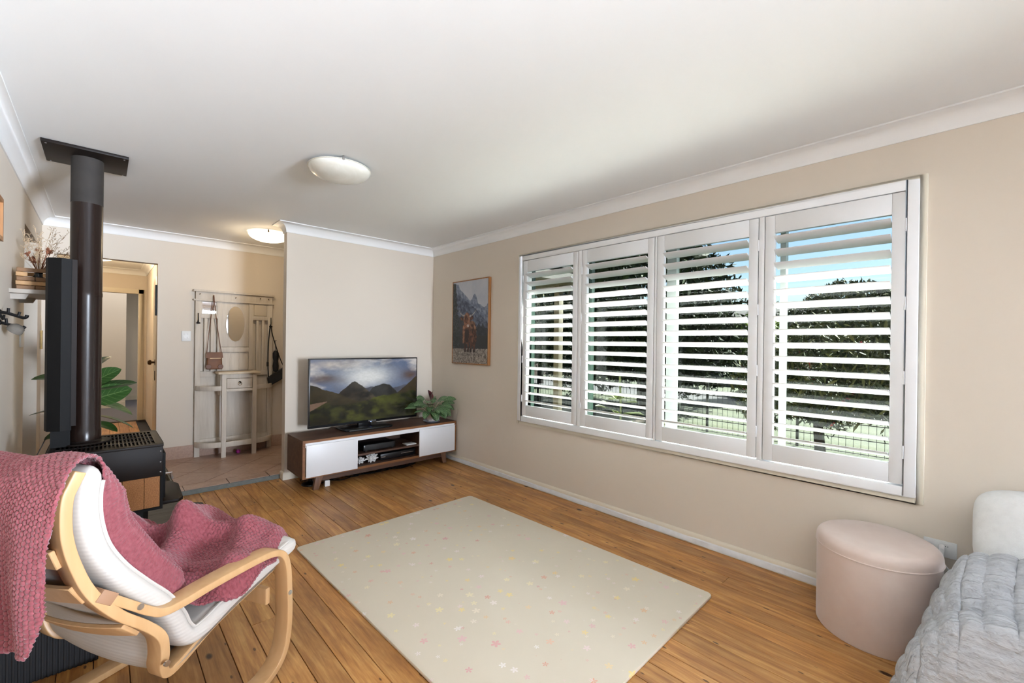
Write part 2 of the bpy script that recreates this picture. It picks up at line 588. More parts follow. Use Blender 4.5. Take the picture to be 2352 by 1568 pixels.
bd.box(-2.2, .335, 11.2, 11.3, 0, H).box(.335, 1.6, 12.4, 12.5, 0, H).box(1.5, 1.6, 9.35, 12.5, 0, H).box(-2.3, -2.2, 9.35, 12.5, 0, H)
struct(bd.build('wall_bedroom', 'wall_paint'))
struct(MB().box(-2.3, 1.6, 9.35, 12.6, H, H + .05).build('ceiling_bedroom', 'ceiling_paint'))
struct(MB().box(-2.2, .335, 11.184, 11.2, 0, .1).box(.335, 1.5, 12.384, 12.4, 0, .1).build('baseboard_bedroom', 'trim_cream'))
ar = MB()    # architrave of the bedroom doorway
ar.box(-.5, -.43, 9.232, 9.25, 0, 2.09).box(.42, .485, 9.232, 9.25, 0, 2.09).box(-.5, .485, 9.232, 9.25, 2.02, 2.09)
struct(ar.build('trim_3', 'trim_cream', bevel=.003))
lamp('bedroom_fill', 'AREA', (.2, 10.4, 2.38), 9.0, (1, .98, .95), shape='RECTANGLE', size=2.6, size_y=1.6)  # added lamp lighting the closed bedroom from its ceiling; no window there
# hall door leaf standing open against the right wall
d3 = sempty('door_1', (.47, 6.6, 0))
MB().box(.452, .488, 6.12, 6.92, .01, 2.03).build('door_leaf', 'trim_cream', d3, bevel=.003)
dk = MB().lathe([(0, 0), (.012, 0), (.012, .03), (.027, .035), (.03, .05), (.022, .065), (0, .07)], (0, 0, 0), 20)
for v_ in range(len(dk.v)):
    x_, y_, z_ = dk.v[v_]
    dk.v[v_] = (.452 - z_, 6.62 + x_, 1.03 + y_)
dk.build('door_knob', 'brass_dark', d3, smooth=True)
dk2 = MB().tube([(.452, 6.62, 1.03), (.448, 6.62, 1.03)], .034, 20).build('rosette', 'brass_dark', d3, smooth=True)
MB().box(.447, .452, 6.60, 6.635, .82, .93).build('key_plate', 'brass_dark', d3, bevel=.001)
MB().box(.447, .452, 6.605, 6.632, 1.62, 1.70).build('bolt_plate', 'brass_dark', d3, bevel=.001)
struct(MB().box(.49, .521, 6.95, 7.02, 0, 2.1).box(.49, .521, 6.02, 7.02, 2.04, 2.1).build('trim_4', 'trim_cream', bevel=.003))
dark = MB().box(.395, .411, YF + .02, YF + .055, 1.545, 1.86).build('wall_bracket', 'black_matt', org=(.403, YF + .04, 1.7), bevel=.003)
tag(dark, 'narrow black panel fixed inside the far doorway jamb', 'panel')
# ================================================================== window, shutters
win = sempty('window_1', (XW, 1.575, .56))
fr = MB()      # cream reveal lining around the shutter frame
def rect_ring(mb, x0, x1, ya, yb, za, zb, w, wb=None):
    wb = w if wb is None else wb
    mb.box(x0, x1, ya, ya + w, za, zb).box(x0, x1, yb - w, yb, za, zb)
    mb.box(x0, x1, ya + w, yb - w, za, za + wb).box(x0, x1, ya + w, yb - w, zb - w, zb)
rect_ring(fr, XW - .016, XW + .002, .170, 2.980, .558, 2.134, .028)
fr.build('architrave', 'trim_cream', win, bevel=.003)
fr = MB()
rect_ring(fr, XW - .034, XW + .10, .198, 2.952, .588, 2.112, .046)
fr.box(XW - .030, XW + .02, .868, .899, .634, 2.066).box(XW - .030, XW + .02, 1.554, 1.571, .634, 2.066).box(XW - .030, XW + .02, 2.218, 2.253, .634, 2.066)
fr.build('frame', 'trim_white', win, bevel=.004)

slat_n = 16
def shutter(y0, y1, label, hinge_side):
    """one louvred panel; y0 < y1"""
    t = thing('plantation_shutter', (XW, (y0 + y1) / 2, .64), label, 'shutter', 'louvred shutters of the big window')
    xa, xb = XW - .030, XW - .002
    st = .051
    g = .0035
    for a in (y0 + g, y1 - st - g):
        MB().box(xa, xb, a, a + st, .6415, 2.0625).build('stile', 'shutter_white', t, bevel=.002)
    MB().box(xa, xb, y0 + st + g, y1 - st - g, 1.960, 2.0625).build('rail', 'shutter_white', t, bevel=.0015)
    MB().box(xa, xb, y0 + st + g, y1 - st - g, .6415, .738).build('rail', 'shutter_white', t, bevel=.0015)
    # louvre blade: elliptical section, room edge raised
    ln = (y1 - y0) - 2 * st - 2 * g - .004
    tilt = R(20)
    sec = []
    for k in range(16):
        a = 2 * PI * k / 16
        u, w = .0445 * math.cos(a), .0055 * math.sin(a)
        sec.append((-u * math.cos(tilt) - w * math.sin(tilt), u * math.sin(tilt) - w * math.cos(tilt)))
    mb = MB().prism(sec, lambda p, k: (p[0], (k - .5) * ln, p[1]))
    me = mb.mesh('slat', smooth=True, angle=50)
    pitch = (1.960 - .738) / slat_n
    for i in range(slat_n):
        z = .738 + pitch * (i + .5)
        put('slat', me, 'shutter_white', t, (0, 0, 0), (-.016, 0, z - .64))
    hy = y1 - .002 if hinge_side > 0 else y0 + .002
    hm = MB().tube([(0, 0, -.032), (0, 0, .032)], .0042, 8).mesh('hinge', smooth=True)
    for z in (.80, 1.16, 1.52, 1.90):
        put('hinge', hm, 'trim_white', t, (0, 0, 0), (xa - XW - .001, hy - (y0 + y1) / 2, z - .64))
    return t
shutter(2.253, 2.898, 'leftmost white louvred shutter panel, nearest the cow picture', 1)
shutter(1.571, 2.218, 'white louvred shutter panel second from the cow picture, eave and plant seen through it', 1)
shutter(.899, 1.554, 'white louvred shutter panel third from the cow picture, dark conifer seen through it', -1)
shutter(.243, .868, 'widest-looking rightmost white louvred shutter panel above the pink pouf', -1)

def glass_mat():
    t = NT('window_glass')
    tr = t.n('BsdfTransparent', i={'Color': (.90, .95, .93, 1)})
    gl = t.n('BsdfGlossy', i={'Color': (1, 1, 1, 1), 'Roughness': .02})
    lw = t.n('LayerWeight', i={'Blend': .5})
    fz = t.math('MULTIPLY_ADD', t.math('POWER', lw.outputs['Facing'], 5.0), .5, .007)
    mx = t.n('MixShader', i={0: fz, 1: tr.outputs[0], 2: gl.outputs[0]})
    t.t.links.new(mx.outputs[0], t.t.nodes['Material Output'].inputs['Surface'])
glass_mat()
plain('window_alu', srgb(140, 146, 143), .4, var=.01)
plain('window_dark', srgb(40, 58, 50), .4, var=.05)
xg = XW + .115
for a, b in ((.245, .87), (.90, 1.55), (1.575, 2.21), (2.26, 2.90)):
    MB().box(xg - .002, xg + .002, a, b, .64, 2.06).build('pane', 'window_glass', win)
sash = MB()
sash.box(xg - .02, xg + .02, .215, .245, .605, 2.09).box(xg - .02, xg + .02, .245, 2.905, .605, .64).box(xg - .02, xg + .02, .245, 2.905, 2.06, 2.09)
sash.build('sash_frame', 'window_alu', win)
for a, b in ((.788, .818), (1.470, 1.540)):
    MB().box(xg - .025, xg + .02, a, b, .62, 2.08).build('sash_stile', 'window_alu', win)
MB().box(xg - .02, xg + .02, 2.208, 2.262, .605, 2.09).build('sash_stile', 'window_dark', win)
MB().box(xg - .02, xg + .02, 2.898, 2.935, .605, 2.09).build('sash_stile', 'window_dark', win)
# ================================================================== outside
GZ = -.45
def grass_mat():
    t = NT('lawn')
    v = t.coord()
    n = t.noise(v, .35, 4, .6); n2 = t.noise(v, 9, 4, .7)
    c = t.ramp(t.math('ADD', t.math('MULTIPLY', n, .5), t.math('MULTIPLY', n2, .5)), [(.35, srgb(18, 26, 10)), (.52, srgb(37, 46, 18)), (.66, srgb(57, 59, 30))])
    t.set(Base_Color=c, Roughness=.9)
    t.bump(n2, .5, .05)
grass_mat()
plain('asphalt', srgb(43, 43, 44), .9, var=.08, vscale=3)
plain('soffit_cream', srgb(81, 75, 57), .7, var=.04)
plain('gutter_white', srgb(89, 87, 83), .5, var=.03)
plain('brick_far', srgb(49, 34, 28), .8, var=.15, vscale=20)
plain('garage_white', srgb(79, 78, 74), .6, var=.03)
plain('roof_dark', srgb(30, 28, 26), .8, var=.1, vscale=5)
plain('bark', srgb(28, 21, 17), .9, var=.3, vscale=30, bump=.5, bscale=60)
plain('mulch', srgb(62, 53, 40), .95, var=.3, vscale=40)
plain('fence_wire', srgb(24, 28, 26), .5, .6)
gd = struct(MB().box(XW + .14, 60, -30, 60, GZ - .2, GZ).build('ground_lawn', 'lawn'))
struct(MB().box(13.5, 17.5, -30, 60, GZ, GZ + .01).build('road', 'asphalt'))
struct(MB().box(7.6, 9.4, 5.2, 8.2, GZ, GZ + .05).build('garden_bed', 'mulch'))
# eave over the window and the porch roof of the entry
ev = sempty('roof_eave', (XW + .5, 2, 2.4))
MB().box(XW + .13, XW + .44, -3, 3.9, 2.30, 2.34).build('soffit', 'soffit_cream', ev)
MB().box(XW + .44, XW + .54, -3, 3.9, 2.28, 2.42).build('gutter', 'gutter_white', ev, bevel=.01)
pch = sempty('porch_roof', (4.2, 5.2, 2.2))
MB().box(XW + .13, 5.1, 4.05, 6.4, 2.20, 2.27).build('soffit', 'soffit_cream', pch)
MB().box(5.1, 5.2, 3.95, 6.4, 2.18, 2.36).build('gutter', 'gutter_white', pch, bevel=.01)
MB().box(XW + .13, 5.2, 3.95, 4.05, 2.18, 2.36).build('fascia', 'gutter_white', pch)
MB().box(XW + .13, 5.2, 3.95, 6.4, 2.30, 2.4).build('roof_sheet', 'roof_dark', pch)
MB().tube([(5.15, 4.25, 2.2), (5.05, 4.2, 2.02), (4.75, 4.15, 1.98)], .035, 10).build('downpipe', 'gutter_white', pch, smooth=True)
tag(MB().box(5.0, 5.1, 4.36, 4.46, GZ, 2.2).build('porch_post', 'soffit_cream', org=(5.05, 4.41, GZ), bevel=.005), 'cream timber porch post seen through the leftmost shutter', 'post')

def foliage_mat(name, cols, trans=.25):
    t = NT(name)
    info = t.n('Attribute', attribute_name='shade')
    c = t.ramp(info.outputs['Fac'], [(i / (len(cols) - 1), c_) for i, c_ in enumerate(cols)])
    t.set(Base_Color=c, Roughness=.7, Specular_IOR_Level=.15)
    t.b.inputs['Subsurface Weight'].default_value = 0
foliage_mat('leaf_dark', [srgb(12, 21, 10), srgb(30, 40, 20), srgb(43, 56, 26)])
foliage_mat('leaf_gum', [srgb(26, 35, 20), srgb(51, 60, 35), srgb(88, 88, 51)])
foliage_mat('leaf_bright', [srgb(46, 68, 20), srgb(82, 103, 33), srgb(117, 132, 53)])
foliage_mat('leaf_red', [srgb(103, 20, 20), srgb(132, 33, 30), srgb(146, 53, 46)])

def leaves(name, mat, parent, pts, size, rng, aspect=.4, droop=0.0):
    n = len(pts)
    d = rng.normal(size=(n, 3)); d[:, 2] -= droop; d /= np.linalg.norm(d, axis=1)[:, None]
    w = np.cross(d, rng.normal(size=(n, 3))); w /= np.linalg.norm(w, axis=1)[:, None]
    s = size * rng.uniform(.6, 1.3, n)[:, None]
    V = np.stack([pts - d * s * .5, pts + w * s * aspect * .5, pts + d * s * .5, pts - w * s * aspect * .5], 1).reshape(-1, 3)
    F = np.arange(4 * n).reshape(n, 4)
    o = fastmesh(name, V, F, mat, parent)
    at = o.data.attributes.new('shade', 'FLOAT', 'POINT')
    at.data.foreach_set('value', np.repeat(rng.uniform(0, 1, n), 4).astype(np.float32))
    return o

def tree(name, label, base, blobs, nleaf, size, mat, trunk_r=.15, seed=1, aspect=.4, droop=0.0, extra=None):
    rng = np.random.default_rng(seed)
    t = thing(name, base, label, 'tree')
    pts = []
    tot = sum(b[3] * b[4] * b[5] for b in blobs)
    for (bx, by, bz, rx, ry, rz) in blobs:
        n = int(nleaf * (rx * ry * rz) / tot)
        v = rng.normal(size=(n, 3)); v /= np.linalg.norm(v, axis=1)[:, None]
        rad = rng.uniform(.35, 1, n) ** .5
        clump = 1 + .22 * np.sin(v[:, 0] * 7 + bx) * np.sin(v[:, 1] * 8 + by) * np.cos(v[:, 2] * 6)
        p = v * (rad * clump)[:, None] * np.array([rx, ry, rz]) + np.array([bx, by, bz])
        pts.append(p)
    pts = np.concatenate(pts)
    o = leaves('foliage', mat, t, pts, size, rng, aspect, droop)
    o['kind'] = 'stuff'
    mb = MB()
    topc = blobs[0]
    b0 = Vector(base)
    mb.tube([b0, b0.lerp(Vector(topc[:3]), .5) + Vector((.1, .1, 0)), Vector(topc[:3])], [trunk_r, trunk_r * .75, trunk_r * .4], 8)
    for b in blobs[1:]:
        mb.tube([b0.lerp(Vector(topc[:3]), .45), b0.lerp(Vector(b[:3]), .75), Vector(b[:3])], [trunk_r * .6, trunk_r * .4, trunk_r * .2], 6)
    mb.build('trunk', 'bark', t, smooth=True)
    if extra:
        p = pts[rng.choice(len(pts), extra[1])]
        fl = leaves('flowers', extra[0], t, p, extra[2], rng, .5)
        fl['kind'] = 'stuff'
    return t
tree('conifer', 'big dark conifer filling the middle shutters', (11.5, 6.6, GZ), [(11.5, 6.6, 2.6, 2.2, 2.3, 2.6), (11.2, 7.8, 4.6, 2.0, 2.2, 1.6), (12.0, 5.7, 1.3, 2.0, 1.5, 1.4), (11.2, 8.6, 1.6, 2.0, 2.0, 1.8), (12.2, 5.5, 2.3, 1.5, 1.0, 1.2)], 26000, .26, 'leaf_dark', .3, 3, .3)
tree('gum_tree', 'tall grey-green gum tree rising behind the bushes in the right shutter', (19, 3.0, GZ), [(19, 3.0, 2.8, 1.6, 1.5, .85), (18.6, 4.1, 2.3, 1.2, 1.2, .7), (19.2, 2.0, 2.6, 1.2, 1.0, .7)], 9000, .2, 'leaf_gum', .16, 5, .35)
tree('bottlebrush', 'red-flowering bottlebrush bush close behind the right shutter', (7.6, 1.55, GZ), [(7.6, 1.5, .95, 1.0, .85, .8), (7.9, .8, 1.0, .9, .7, .8), (7.7, 2.3, .7, .7, .5, .65)], 12000, .15, 'leaf_gum', .08, 8, .22, .6, ('leaf_red', 90, .12))
tree('garden_tree', 'light green tree beside the garage in the third shutter', (15.3, 4.85, GZ), [(15.3, 4.8, 1.4, .9, .85, 1.0), (15.5, 5.2, .9, .7, .6, .7)], 4500, .17, 'leaf_bright', .09, 11, .4)
tree('street_tree', 'leafy tree far behind the leftmost shutter', (14.2, 13.4, GZ), [(14.2, 13.4, 2.2, 1.5, 1.6, 1.6), (13.8, 12.2, 1.2, 1.2, 1.0, 1.1)], 8000, .2, 'leaf_gum', .14, 13, .4)
tree('hedge_tree', 'dark tree row along the road behind the garage', (33, 8, GZ), [(33, 6, 1.6, 1.5, 3, 2.1), (33, 11, 2.2, 1.5, 3.2, 2.6), (33, 16, 2.4, 1.5, 3, 3), (33, 2, 1.0, 1.5, 2.2, 1.4), (33, 24, 2.6, 1.5, 6, 3.2)], 9000, .5, 'leaf_dark', .25, 17, .5)
# low flowering plant right outside the second shutter
pl = thing('garden_plant', (4.2, 2.75, GZ), 'yellow-green leafy plant just outside the second shutter', 'plant')
rng = np.random.default_rng(5)
mb = MB()
for k in range(16):
    a = rng.uniform(0, 2 * PI); L = rng.uniform(.14, .24)
    bz = GZ + rng.uniform(.75, 1.25)
    c = Vector((4.2 + rng.uniform(-.09, .09), 2.75 + rng.uniform(-.09, .09), bz))
    dr = Vector((math.cos(a), math.sin(a), rng.uniform(-.2, .6))).normalized()
    w = dr.cross(Vector((0, 0, 1))).normalized()
    q = [c, c + dr * L * .35 + w * L * .24, c + dr * L * .75 + w * L * .18, c + dr * L + Vector((0, 0, -.03)), c + dr * L * .75 - w * L * .18, c + dr * L * .35 - w * L * .24]
    mb.add(q, [(0, 1, 2, 3), (0, 3, 4, 5)])
plain('plant_lime', srgb(62, 73, 24), .5, var=.2, vscale=8)
mb.build('leaves', 'plant_lime', pl)
MB().tube([(4.2, 2.75, GZ), (4.21, 2.74, .6), (4.2, 2.75, .95)], .012, 6).build('stem', 'plant_lime', pl, smooth=True)
# neighbour's garage and house
hs = thing('garage', (24, 8.2, GZ), 'white double garage across the road', 'building')
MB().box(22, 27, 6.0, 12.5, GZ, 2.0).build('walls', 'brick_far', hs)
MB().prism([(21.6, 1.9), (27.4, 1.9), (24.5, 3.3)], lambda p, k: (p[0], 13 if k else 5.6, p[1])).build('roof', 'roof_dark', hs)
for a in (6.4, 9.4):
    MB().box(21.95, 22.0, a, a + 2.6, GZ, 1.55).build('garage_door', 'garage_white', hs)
hs2 = thing('brick_house', (20, 22, GZ), 'brick house with tiled roof far behind the leftmost shutter', 'building')
MB().box(17, 24, 17, 27, GZ, 2.2).build('walls', 'brick_far', hs2)
MB().prism([(16.4, 2.1), (24.6, 2.1), (20.5, 4.0)], lambda p, k: (p[0], 27.5 if k else 16.5, p[1])).build('roof', 'brick_far', hs2)
# wire fence along the front
fc = thing('wire_fence', (9.0, 5.4, GZ), 'low wire mesh fence along the front lawn', 'fence')
for k in range(9):
    y = -1.0 + k * 1.6
    MB().box(8.98, 9.02, y - .02, y + .02, GZ, GZ + 1.0).build('post', 'fence_wire', fc)
for z in (.02, .25, .5, .75, .98):
    MB().box(8.996, 9.004, -1.0, 11.8, GZ + z - .006, GZ + z + .006).build('wire', 'fence_wire', fc)
mbw = MB()
for k in range(128):
    y = -1.0 + k * .1
    mbw.box(8.997, 9.003, y - .003, y + .003, GZ, GZ + 1.0)
mbw.build('mesh_wires', 'fence_wire', fc)['kind'] = 'stuff'
# ================================================================== TV corner
wood('walnut', srgb(74, 50, 38), srgb(104, 74, 56), 'x', 9, .5)
wood('walnut_edge', srgb(122, 78, 44), srgb(150, 100, 58), 'x', 10, .45)
wood('walnut_leg', srgb(104, 74, 56), srgb(136, 100, 76), 'z', 10, .5)
plain('lacquer_white', srgb(236, 236, 238), .35, var=.004)
UX0, UX1, UY0, UY1, UZ0, UZ1 = 1.246, 2.836, 3.945, 4.365, .118, .446
tu = thing('tv_unit', ((UX0 + UX1) / 2, (UY0 + UY1) / 2, 0), 'long low walnut TV unit with white doors and splayed legs', 'TV unit')
th = .022
def edged(name, x0, x1, z0, z1, mat='walnut'):
    o = MB().box(x0, x1, UY0 + .004, UY1, z0, z1).build(name, mat, tu, bevel=.001, seg=1)
    return o
tp = edged('top', UX0, UX1, UZ1 - th, UZ1)
bt = edged('base_panel', UX0, UX1, UZ0, UZ0 + th)
s1 = edged('side_panel', UX0, UX0 + th, UZ0 + th, UZ1 - th)
s2 = edged('side_panel', UX1 - th, UX1, UZ0 + th, UZ1 - th)
for o, b in ((tp, (UX0, UX1, UZ1 - th, UZ1)), (bt, (UX0, UX1, UZ0, UZ0 + th)), (s1, (UX0, UX0 + th, UZ0 + th, UZ1 - th)), (s2, (UX1 - th, UX1, UZ0 + th, UZ1 - th))):
    MB().box(b[0], b[1], UY0, UY0 + .004, b[2], b[3]).build('edge_band', 'walnut_edge', o)
DX1, DX2 = 1.722, 2.372
edged('divider', DX1 - .03, DX1 - .01, UZ0 + th, UZ1 - th)
edged('divider', DX2 + .01, DX2 + .03, UZ0 + th, UZ1 - th)
sh_ = edged('shelf', DX1 - .01, DX2 + .01, .238, .256)
MB().box(DX1 - .01, DX2 + .01, UY0 + .012, UY0 + .016, .238, .256).build('edge_band', 'walnut_edge', sh_)
MB().box(UX0 + th, UX1 - th, UY1 - .01, UY1, UZ0 + th, UZ1 - th).build('back_panel', 'walnut', tu)
MB().box(UX0 + th, UX1 - th, UY0 + .001, UY0 + .019, .386, UZ1 - th).build('finger_rail', 'lacquer_white', tu)
for a, b in ((UX0 + th + .004, DX1), (DX2, UX1 - th - .004)):
    MB().box(a, b, UY0 - .014, UY0 + .001, UZ0 + .012, UZ1 - th - .018).build('door', 'lacquer_white', tu, bevel=.0015)
for xx in (UX0 + .011, UX1 - .011):
    MB().lathe([(0, 0), (.005, 0), (.005, .004), (0, .006)], (xx, UY0, UZ1 - .045), 10, axis='y').build('screw_cap', 'steel', tu)
# splayed legs and apron rails
for lx, sx in ((1.40, -1), (2.69, 1)):
    for ly in (UY0 + .045, UY1 - .05):
        MB().add([(lx - .028 + sx * .026, ly - .018, 0), (lx + .018 + sx * .026, ly - .018, 0), (lx + .018 + sx * .026, ly + .018, 0), (lx - .028 + sx * .026, ly + .018, 0),
                  (lx - .034, ly - .02, UZ0), (lx + .030, ly - .02, UZ0), (lx + .030, ly + .02, UZ0), (lx - .034, ly + .02, UZ0)],
                 [(0, 3, 2, 1), (4, 5, 6, 7), (0, 1, 5, 4), (1, 2, 6, 5), (2, 3, 7, 6), (3, 0, 4, 7)]).build('leg', 'walnut_leg', tu, bevel=.002)
for ly in (UY0 + .035, UY1 - .05):
    MB().box(1.42, 2.67, ly, ly + .018, .07, UZ0).build('apron', 'walnut', tu)

# ---- television
tv = thing('television', (1.93, 4.2, UZ1), 'flat black television showing a green mountain valley', 'television')
TX0, TX1, TZ0, TZ1, TY = 1.372, 2.492, .496, 1.140, 4.20
MB().box(TX0, TX1, TY, TY + .03, TZ0, TZ1).build('bezel', 'plastic_black', tv, bevel=.003)
MB().box(TX0 + .15, TX1 - .15, TY + .03, TY + .07, TZ0 + .06, TZ1 - .2).build('rear_housing', 'plastic_black', tv, bevel=.01)
def screen_paint(W, Hh):
    u, v = np.meshgrid(np.linspace(0, 1, W), np.linspace(0, 1, Hh))      # v up
    def C(r, g, b): return np.array(srgb(r, g, b)[:3])
    def lerp(a, b, t): return a + (b - a) * t[..., None]
    cl = vnoise(u * 5, v * 7, 2, 5); cl2 = vnoise(u * 9 + 3, v * 12, 8, 5)
    sky = lerp(np.broadcast_to(C(96, 112, 142), u.shape + (3,)), C(206, 202, 200), np.clip((cl - .46) * 4, 0, 1))
    sky = lerp(sky, C(84, 72, 66), np.clip((cl2 - .52) * 4, 0, 1) * np.clip(1.2 - 3 * np.abs(u - .5), 0.1, 1) * .6)
    glow = np.exp(-(((u - .5) / .22) ** 2 + ((v - .72) / .16) ** 2))
    sky = lerp(sky, C(226, 228, 228), np.clip(glow * 1.1, 0, 1))
    bl = np.exp(-(((u - .12) / .13) ** 2 + ((v - .70) / .07) ** 2)) + np.exp(-(((u - .93) / .10) ** 2 + ((v - .72) / .10) ** 2))
    sky = lerp(sky, C(92, 68, 48), np.clip(bl * .85 * (.6 + .8 * cl2), 0, 1))
    tl = np.exp(-(((u - .16) / .2) ** 2 + ((v - .93) / .07) ** 2))
    sky = lerp(sky, C(214, 200, 186), np.clip(tl * .8 * (cl * 1.6), 0, 1))
    img = sky
    n1 = vnoise(u * 14, v * 14, 5, 5); n2 = vnoise(u * 60, v * 60, 6, 3)
    def ridge(pts): 
        p = np.array(pts); return np.interp(u, p[:, 0], p[:, 1]) + (vnoise(u * 18, u * 0, 11, 4) - .5) * .035
    far = v < ridge([(0, .42), (.45, .52), (.52, .55), (.62, .52), (.75, .50), (.82, .53), (1, .6)])
    img = np.where(far[..., None], lerp(np.broadcast_to(C(96, 100, 116), u.shape + (3,)), C(60, 62, 70), n1), img)
    rt = v < ridge([(.72, .3), (.78, .40), (.86, .5), (.93, .6), (1.0, .70)])
    img = np.where((rt & (u > .7))[..., None], lerp(np.broadcast_to(C(30, 26, 20), u.shape + (3,)), C(74, 62, 36), n1), img)
    m2 = (v < ridge([(.44, .3), (.5, .43), (.55, .53), (.61, .565), (.66, .58), (.72, .55), (.8, .42), (.86, .3)])) & (u > .44) & (u < .86)
    img = np.where(m2[..., None], lerp(np.broadcast_to(C(20, 20, 22), u.shape + (3,)), C(56, 56, 50), np.clip(n1 * 1.4 - .3, 0, 1)), img)
    m1 = (v < ridge([(.15, .3), (.26, .5), (.3, .55), (.35, .62), (.385, .64), (.43, .58), (.5, .5), (.56, .40), (.6, .3)])) & (u > .14) & (u < .6)
    img = np.where(m1[..., None], lerp(np.broadcast_to(C(26, 24, 20), u.shape + (3,)), C(96, 86, 66), np.clip((n1 - .35) * 2, 0, 1) * np.clip((u - .2) * 3, 0, 1)), img)
    lf = v < ridge([(0, .62), (.1, .55), (.25, .46), (.36, .34), (.5, .28)])
    img = np.where((lf & (u < .5))[..., None], lerp(np.broadcast_to(C(24, 26, 14), u.shape + (3,)), C(70, 60, 34), n1), img)
    gr = v < (.36 - .06 * np.sin(u * 5) + (n1 - .5) * .10)
    g = lerp(np.broadcast_to(C(24, 26, 10), u.shape + (3,)), C(88, 94, 30), np.clip((n1 - .35) * 2.6, 0, 1) * np.exp(-((u - .45) / .4) ** 2))
    g = lerp(g, C(22, 22, 14), np.clip((.25 - v) * 2.2, 0, .8) * n2 * 1.4)
    img = np.where(gr[..., None], g, img)
    road = (u < .14) & (v < .37 - .1 * (.14 - u) / .14 * 0) & (v > .22 + (u) * .9) & (v < .33 + u * .2)
    img = np.where(road[..., None], C(120, 96, 78), img)
    return np.clip(img * (.9 + .25 * (n2 - .5))[..., None], 0, 1), u, v
img, uu_, vv_ = screen_paint(300, 172)
P = np.stack([TX0 + .012 + uu_ * (TX1 - TX0 - .024), np.full_like(uu_, TY - .0012), TZ0 + .024 + vv_ * (TZ1 - TZ0 - .036)], -1)
t = NT('tv_screen')
att = t.n('Attribute', attribute_name='paint')
t.set(Base_Color=(.01, .01, .012, 1), Roughness=.12, Emission_Color=att.outputs['Color'], Emission_Strength=.34)
t.m.cycles.emission_sampling = 'NONE'
so = fastgrid('screen', P, 'tv_screen', tv, smooth=False, col=img)
part_label(so, 'screen with mountains, cloudy sky and green valley')
MB().zprism([(1.70, 4.07), (2.13, 4.07), (2.16, 4.10), (2.16, 4.33), (1.67, 4.33), (1.67, 4.10)], UZ1, UZ1 + .016).build('stand_base', 'plastic_black', tv, bevel=.004)
MB().box(1.85, 1.98, 4.215, 4.25, UZ1 + .015, TZ0 + .08).build('stand_neck', 'plastic_black', tv, bevel=.004)
t = NT('led_blue')
t.set(Base_Color=(.1, .2, 1, 1), Emission_Color=(.25, .4, 1, 1), Emission_Strength=2)
t.m.cycles.emission_sampling = 'NONE'
MB().box(1.966, 1.974, TY - .003, TY, TZ0 + .001, TZ0 + .007).build('power_light', 'led_blue', tv)
fc_ = bpy.data.curves.new('brand_lettering', 'FONT')
fc_.body = 'SAMSUNG'; fc_.size = .018; fc_.align_x = 'CENTER'; fc_.extrude = .0003
_fo = bpy.data.objects.new('lettering_source', fc_); COL.objects.link(_fo)
bpy.context.view_layer.update()
_me = bpy.data.meshes.new_from_object(_fo.evaluated_get(bpy.context.evaluated_depsgraph_get()))
bpy.data.objects.remove(_fo)
_me.materials.clear()
fo = put('brand_lettering', _me, 'steel', tv, (0, 0, 0), (1.985 - 1.93, TY - .002 - 4.2, TZ0 + .008 - UZ1))
fo.rotation_euler = (R(90), 0, 0)

# ---- devices and bits in the unit
sb = thing('set_top_box', (1.98, 4.05, .256), 'black set-top box on the upper shelf of the TV unit', 'set-top box')
MB().box(1.80, 2.13, 3.985, 4.2, .262, .322).build('body', 'plastic_black', sb, bevel=.008)
MB().box(1.815, 2.115, 3.982, 3.986, .268, .318).build('front_panel', 'black_matt', sb, bevel=.001)
for q in ((1.83, 4.0), (2.10, 4.0), (1.83, 4.18), (2.10, 4.18)):
    MB().lathe([(.01, 0), (.01, .007)], (q[0], q[1], .256), 10).build('foot', 'black_matt', sb)
dv = thing('video_player', (2.17, 4.1, .14), 'black video player on the bottom of the TV unit', 'video player')
MB().box(1.98, 2.36, 4.0, 4.25, .146, .205).build('body', 'plastic_black', dv, bevel=.004)
MB().box(1.985, 2.03, 3.996, 4.0, .172, .178).build('silver_badge', 'steel', dv)
MB().box(2.20, 2.34, 3.997, 4.0, .18, .184).build('trim_line', 'steel', dv)
for q in ((2.0, 4.02), (2.34, 4.02), (2.0, 4.23), (2.34, 4.23)):
    MB().lathe([(.01, 0), (.01, .007)], (q[0], q[1], .140), 10).build('foot', 'black_matt', dv)
tag(MB().box(2.25, 2.36, 3.975, 4.07, .256, .264).build('booklet', 'plastic_white', org=(2.3, 4.02, .256), bevel=.001), 'small white booklet lying on the upper shelf of the TV unit', 'booklet')
plain('tissue', srgb(226, 224, 222), .9, var=.05, vscale=30)
def tissue(c, r, seed, label):
    rng = np.random.default_rng(seed)
    u, v = np.meshgrid(np.linspace(0, 2 * PI, 26), np.linspace(0, PI, 14))
    d = np.stack([np.cos(u) * np.sin(v), np.sin(u) * np.sin(v), np.cos(v)], -1)
    k = .55 + .75 * np.abs(np.sin(3 * u + seed) * np.sin(4 * v + seed * 2)) + .3 * np.abs(np.cos(5 * u - 3 * v))
    k[:, -1] = k[:, 0]
    Pp = d * (k * r)[..., None] * np.array([1.3, 1, .9])
    Pp[..., 2] -= Pp[..., 2].min()
    o = fastgrid('crumpled_tissue', Pp + np.array(c), 'tissue', org=c, smooth=False)
    tag(o, label, 'tissue', 'tissues in the TV unit')
tissue((1.79, 4.03, .141), .026, 2, 'small crumpled white tissue at the left end of the TV unit floor')
tissue((1.90, 4.02, .141), .036, 5, 'larger crumpled white tissue beside the video player')
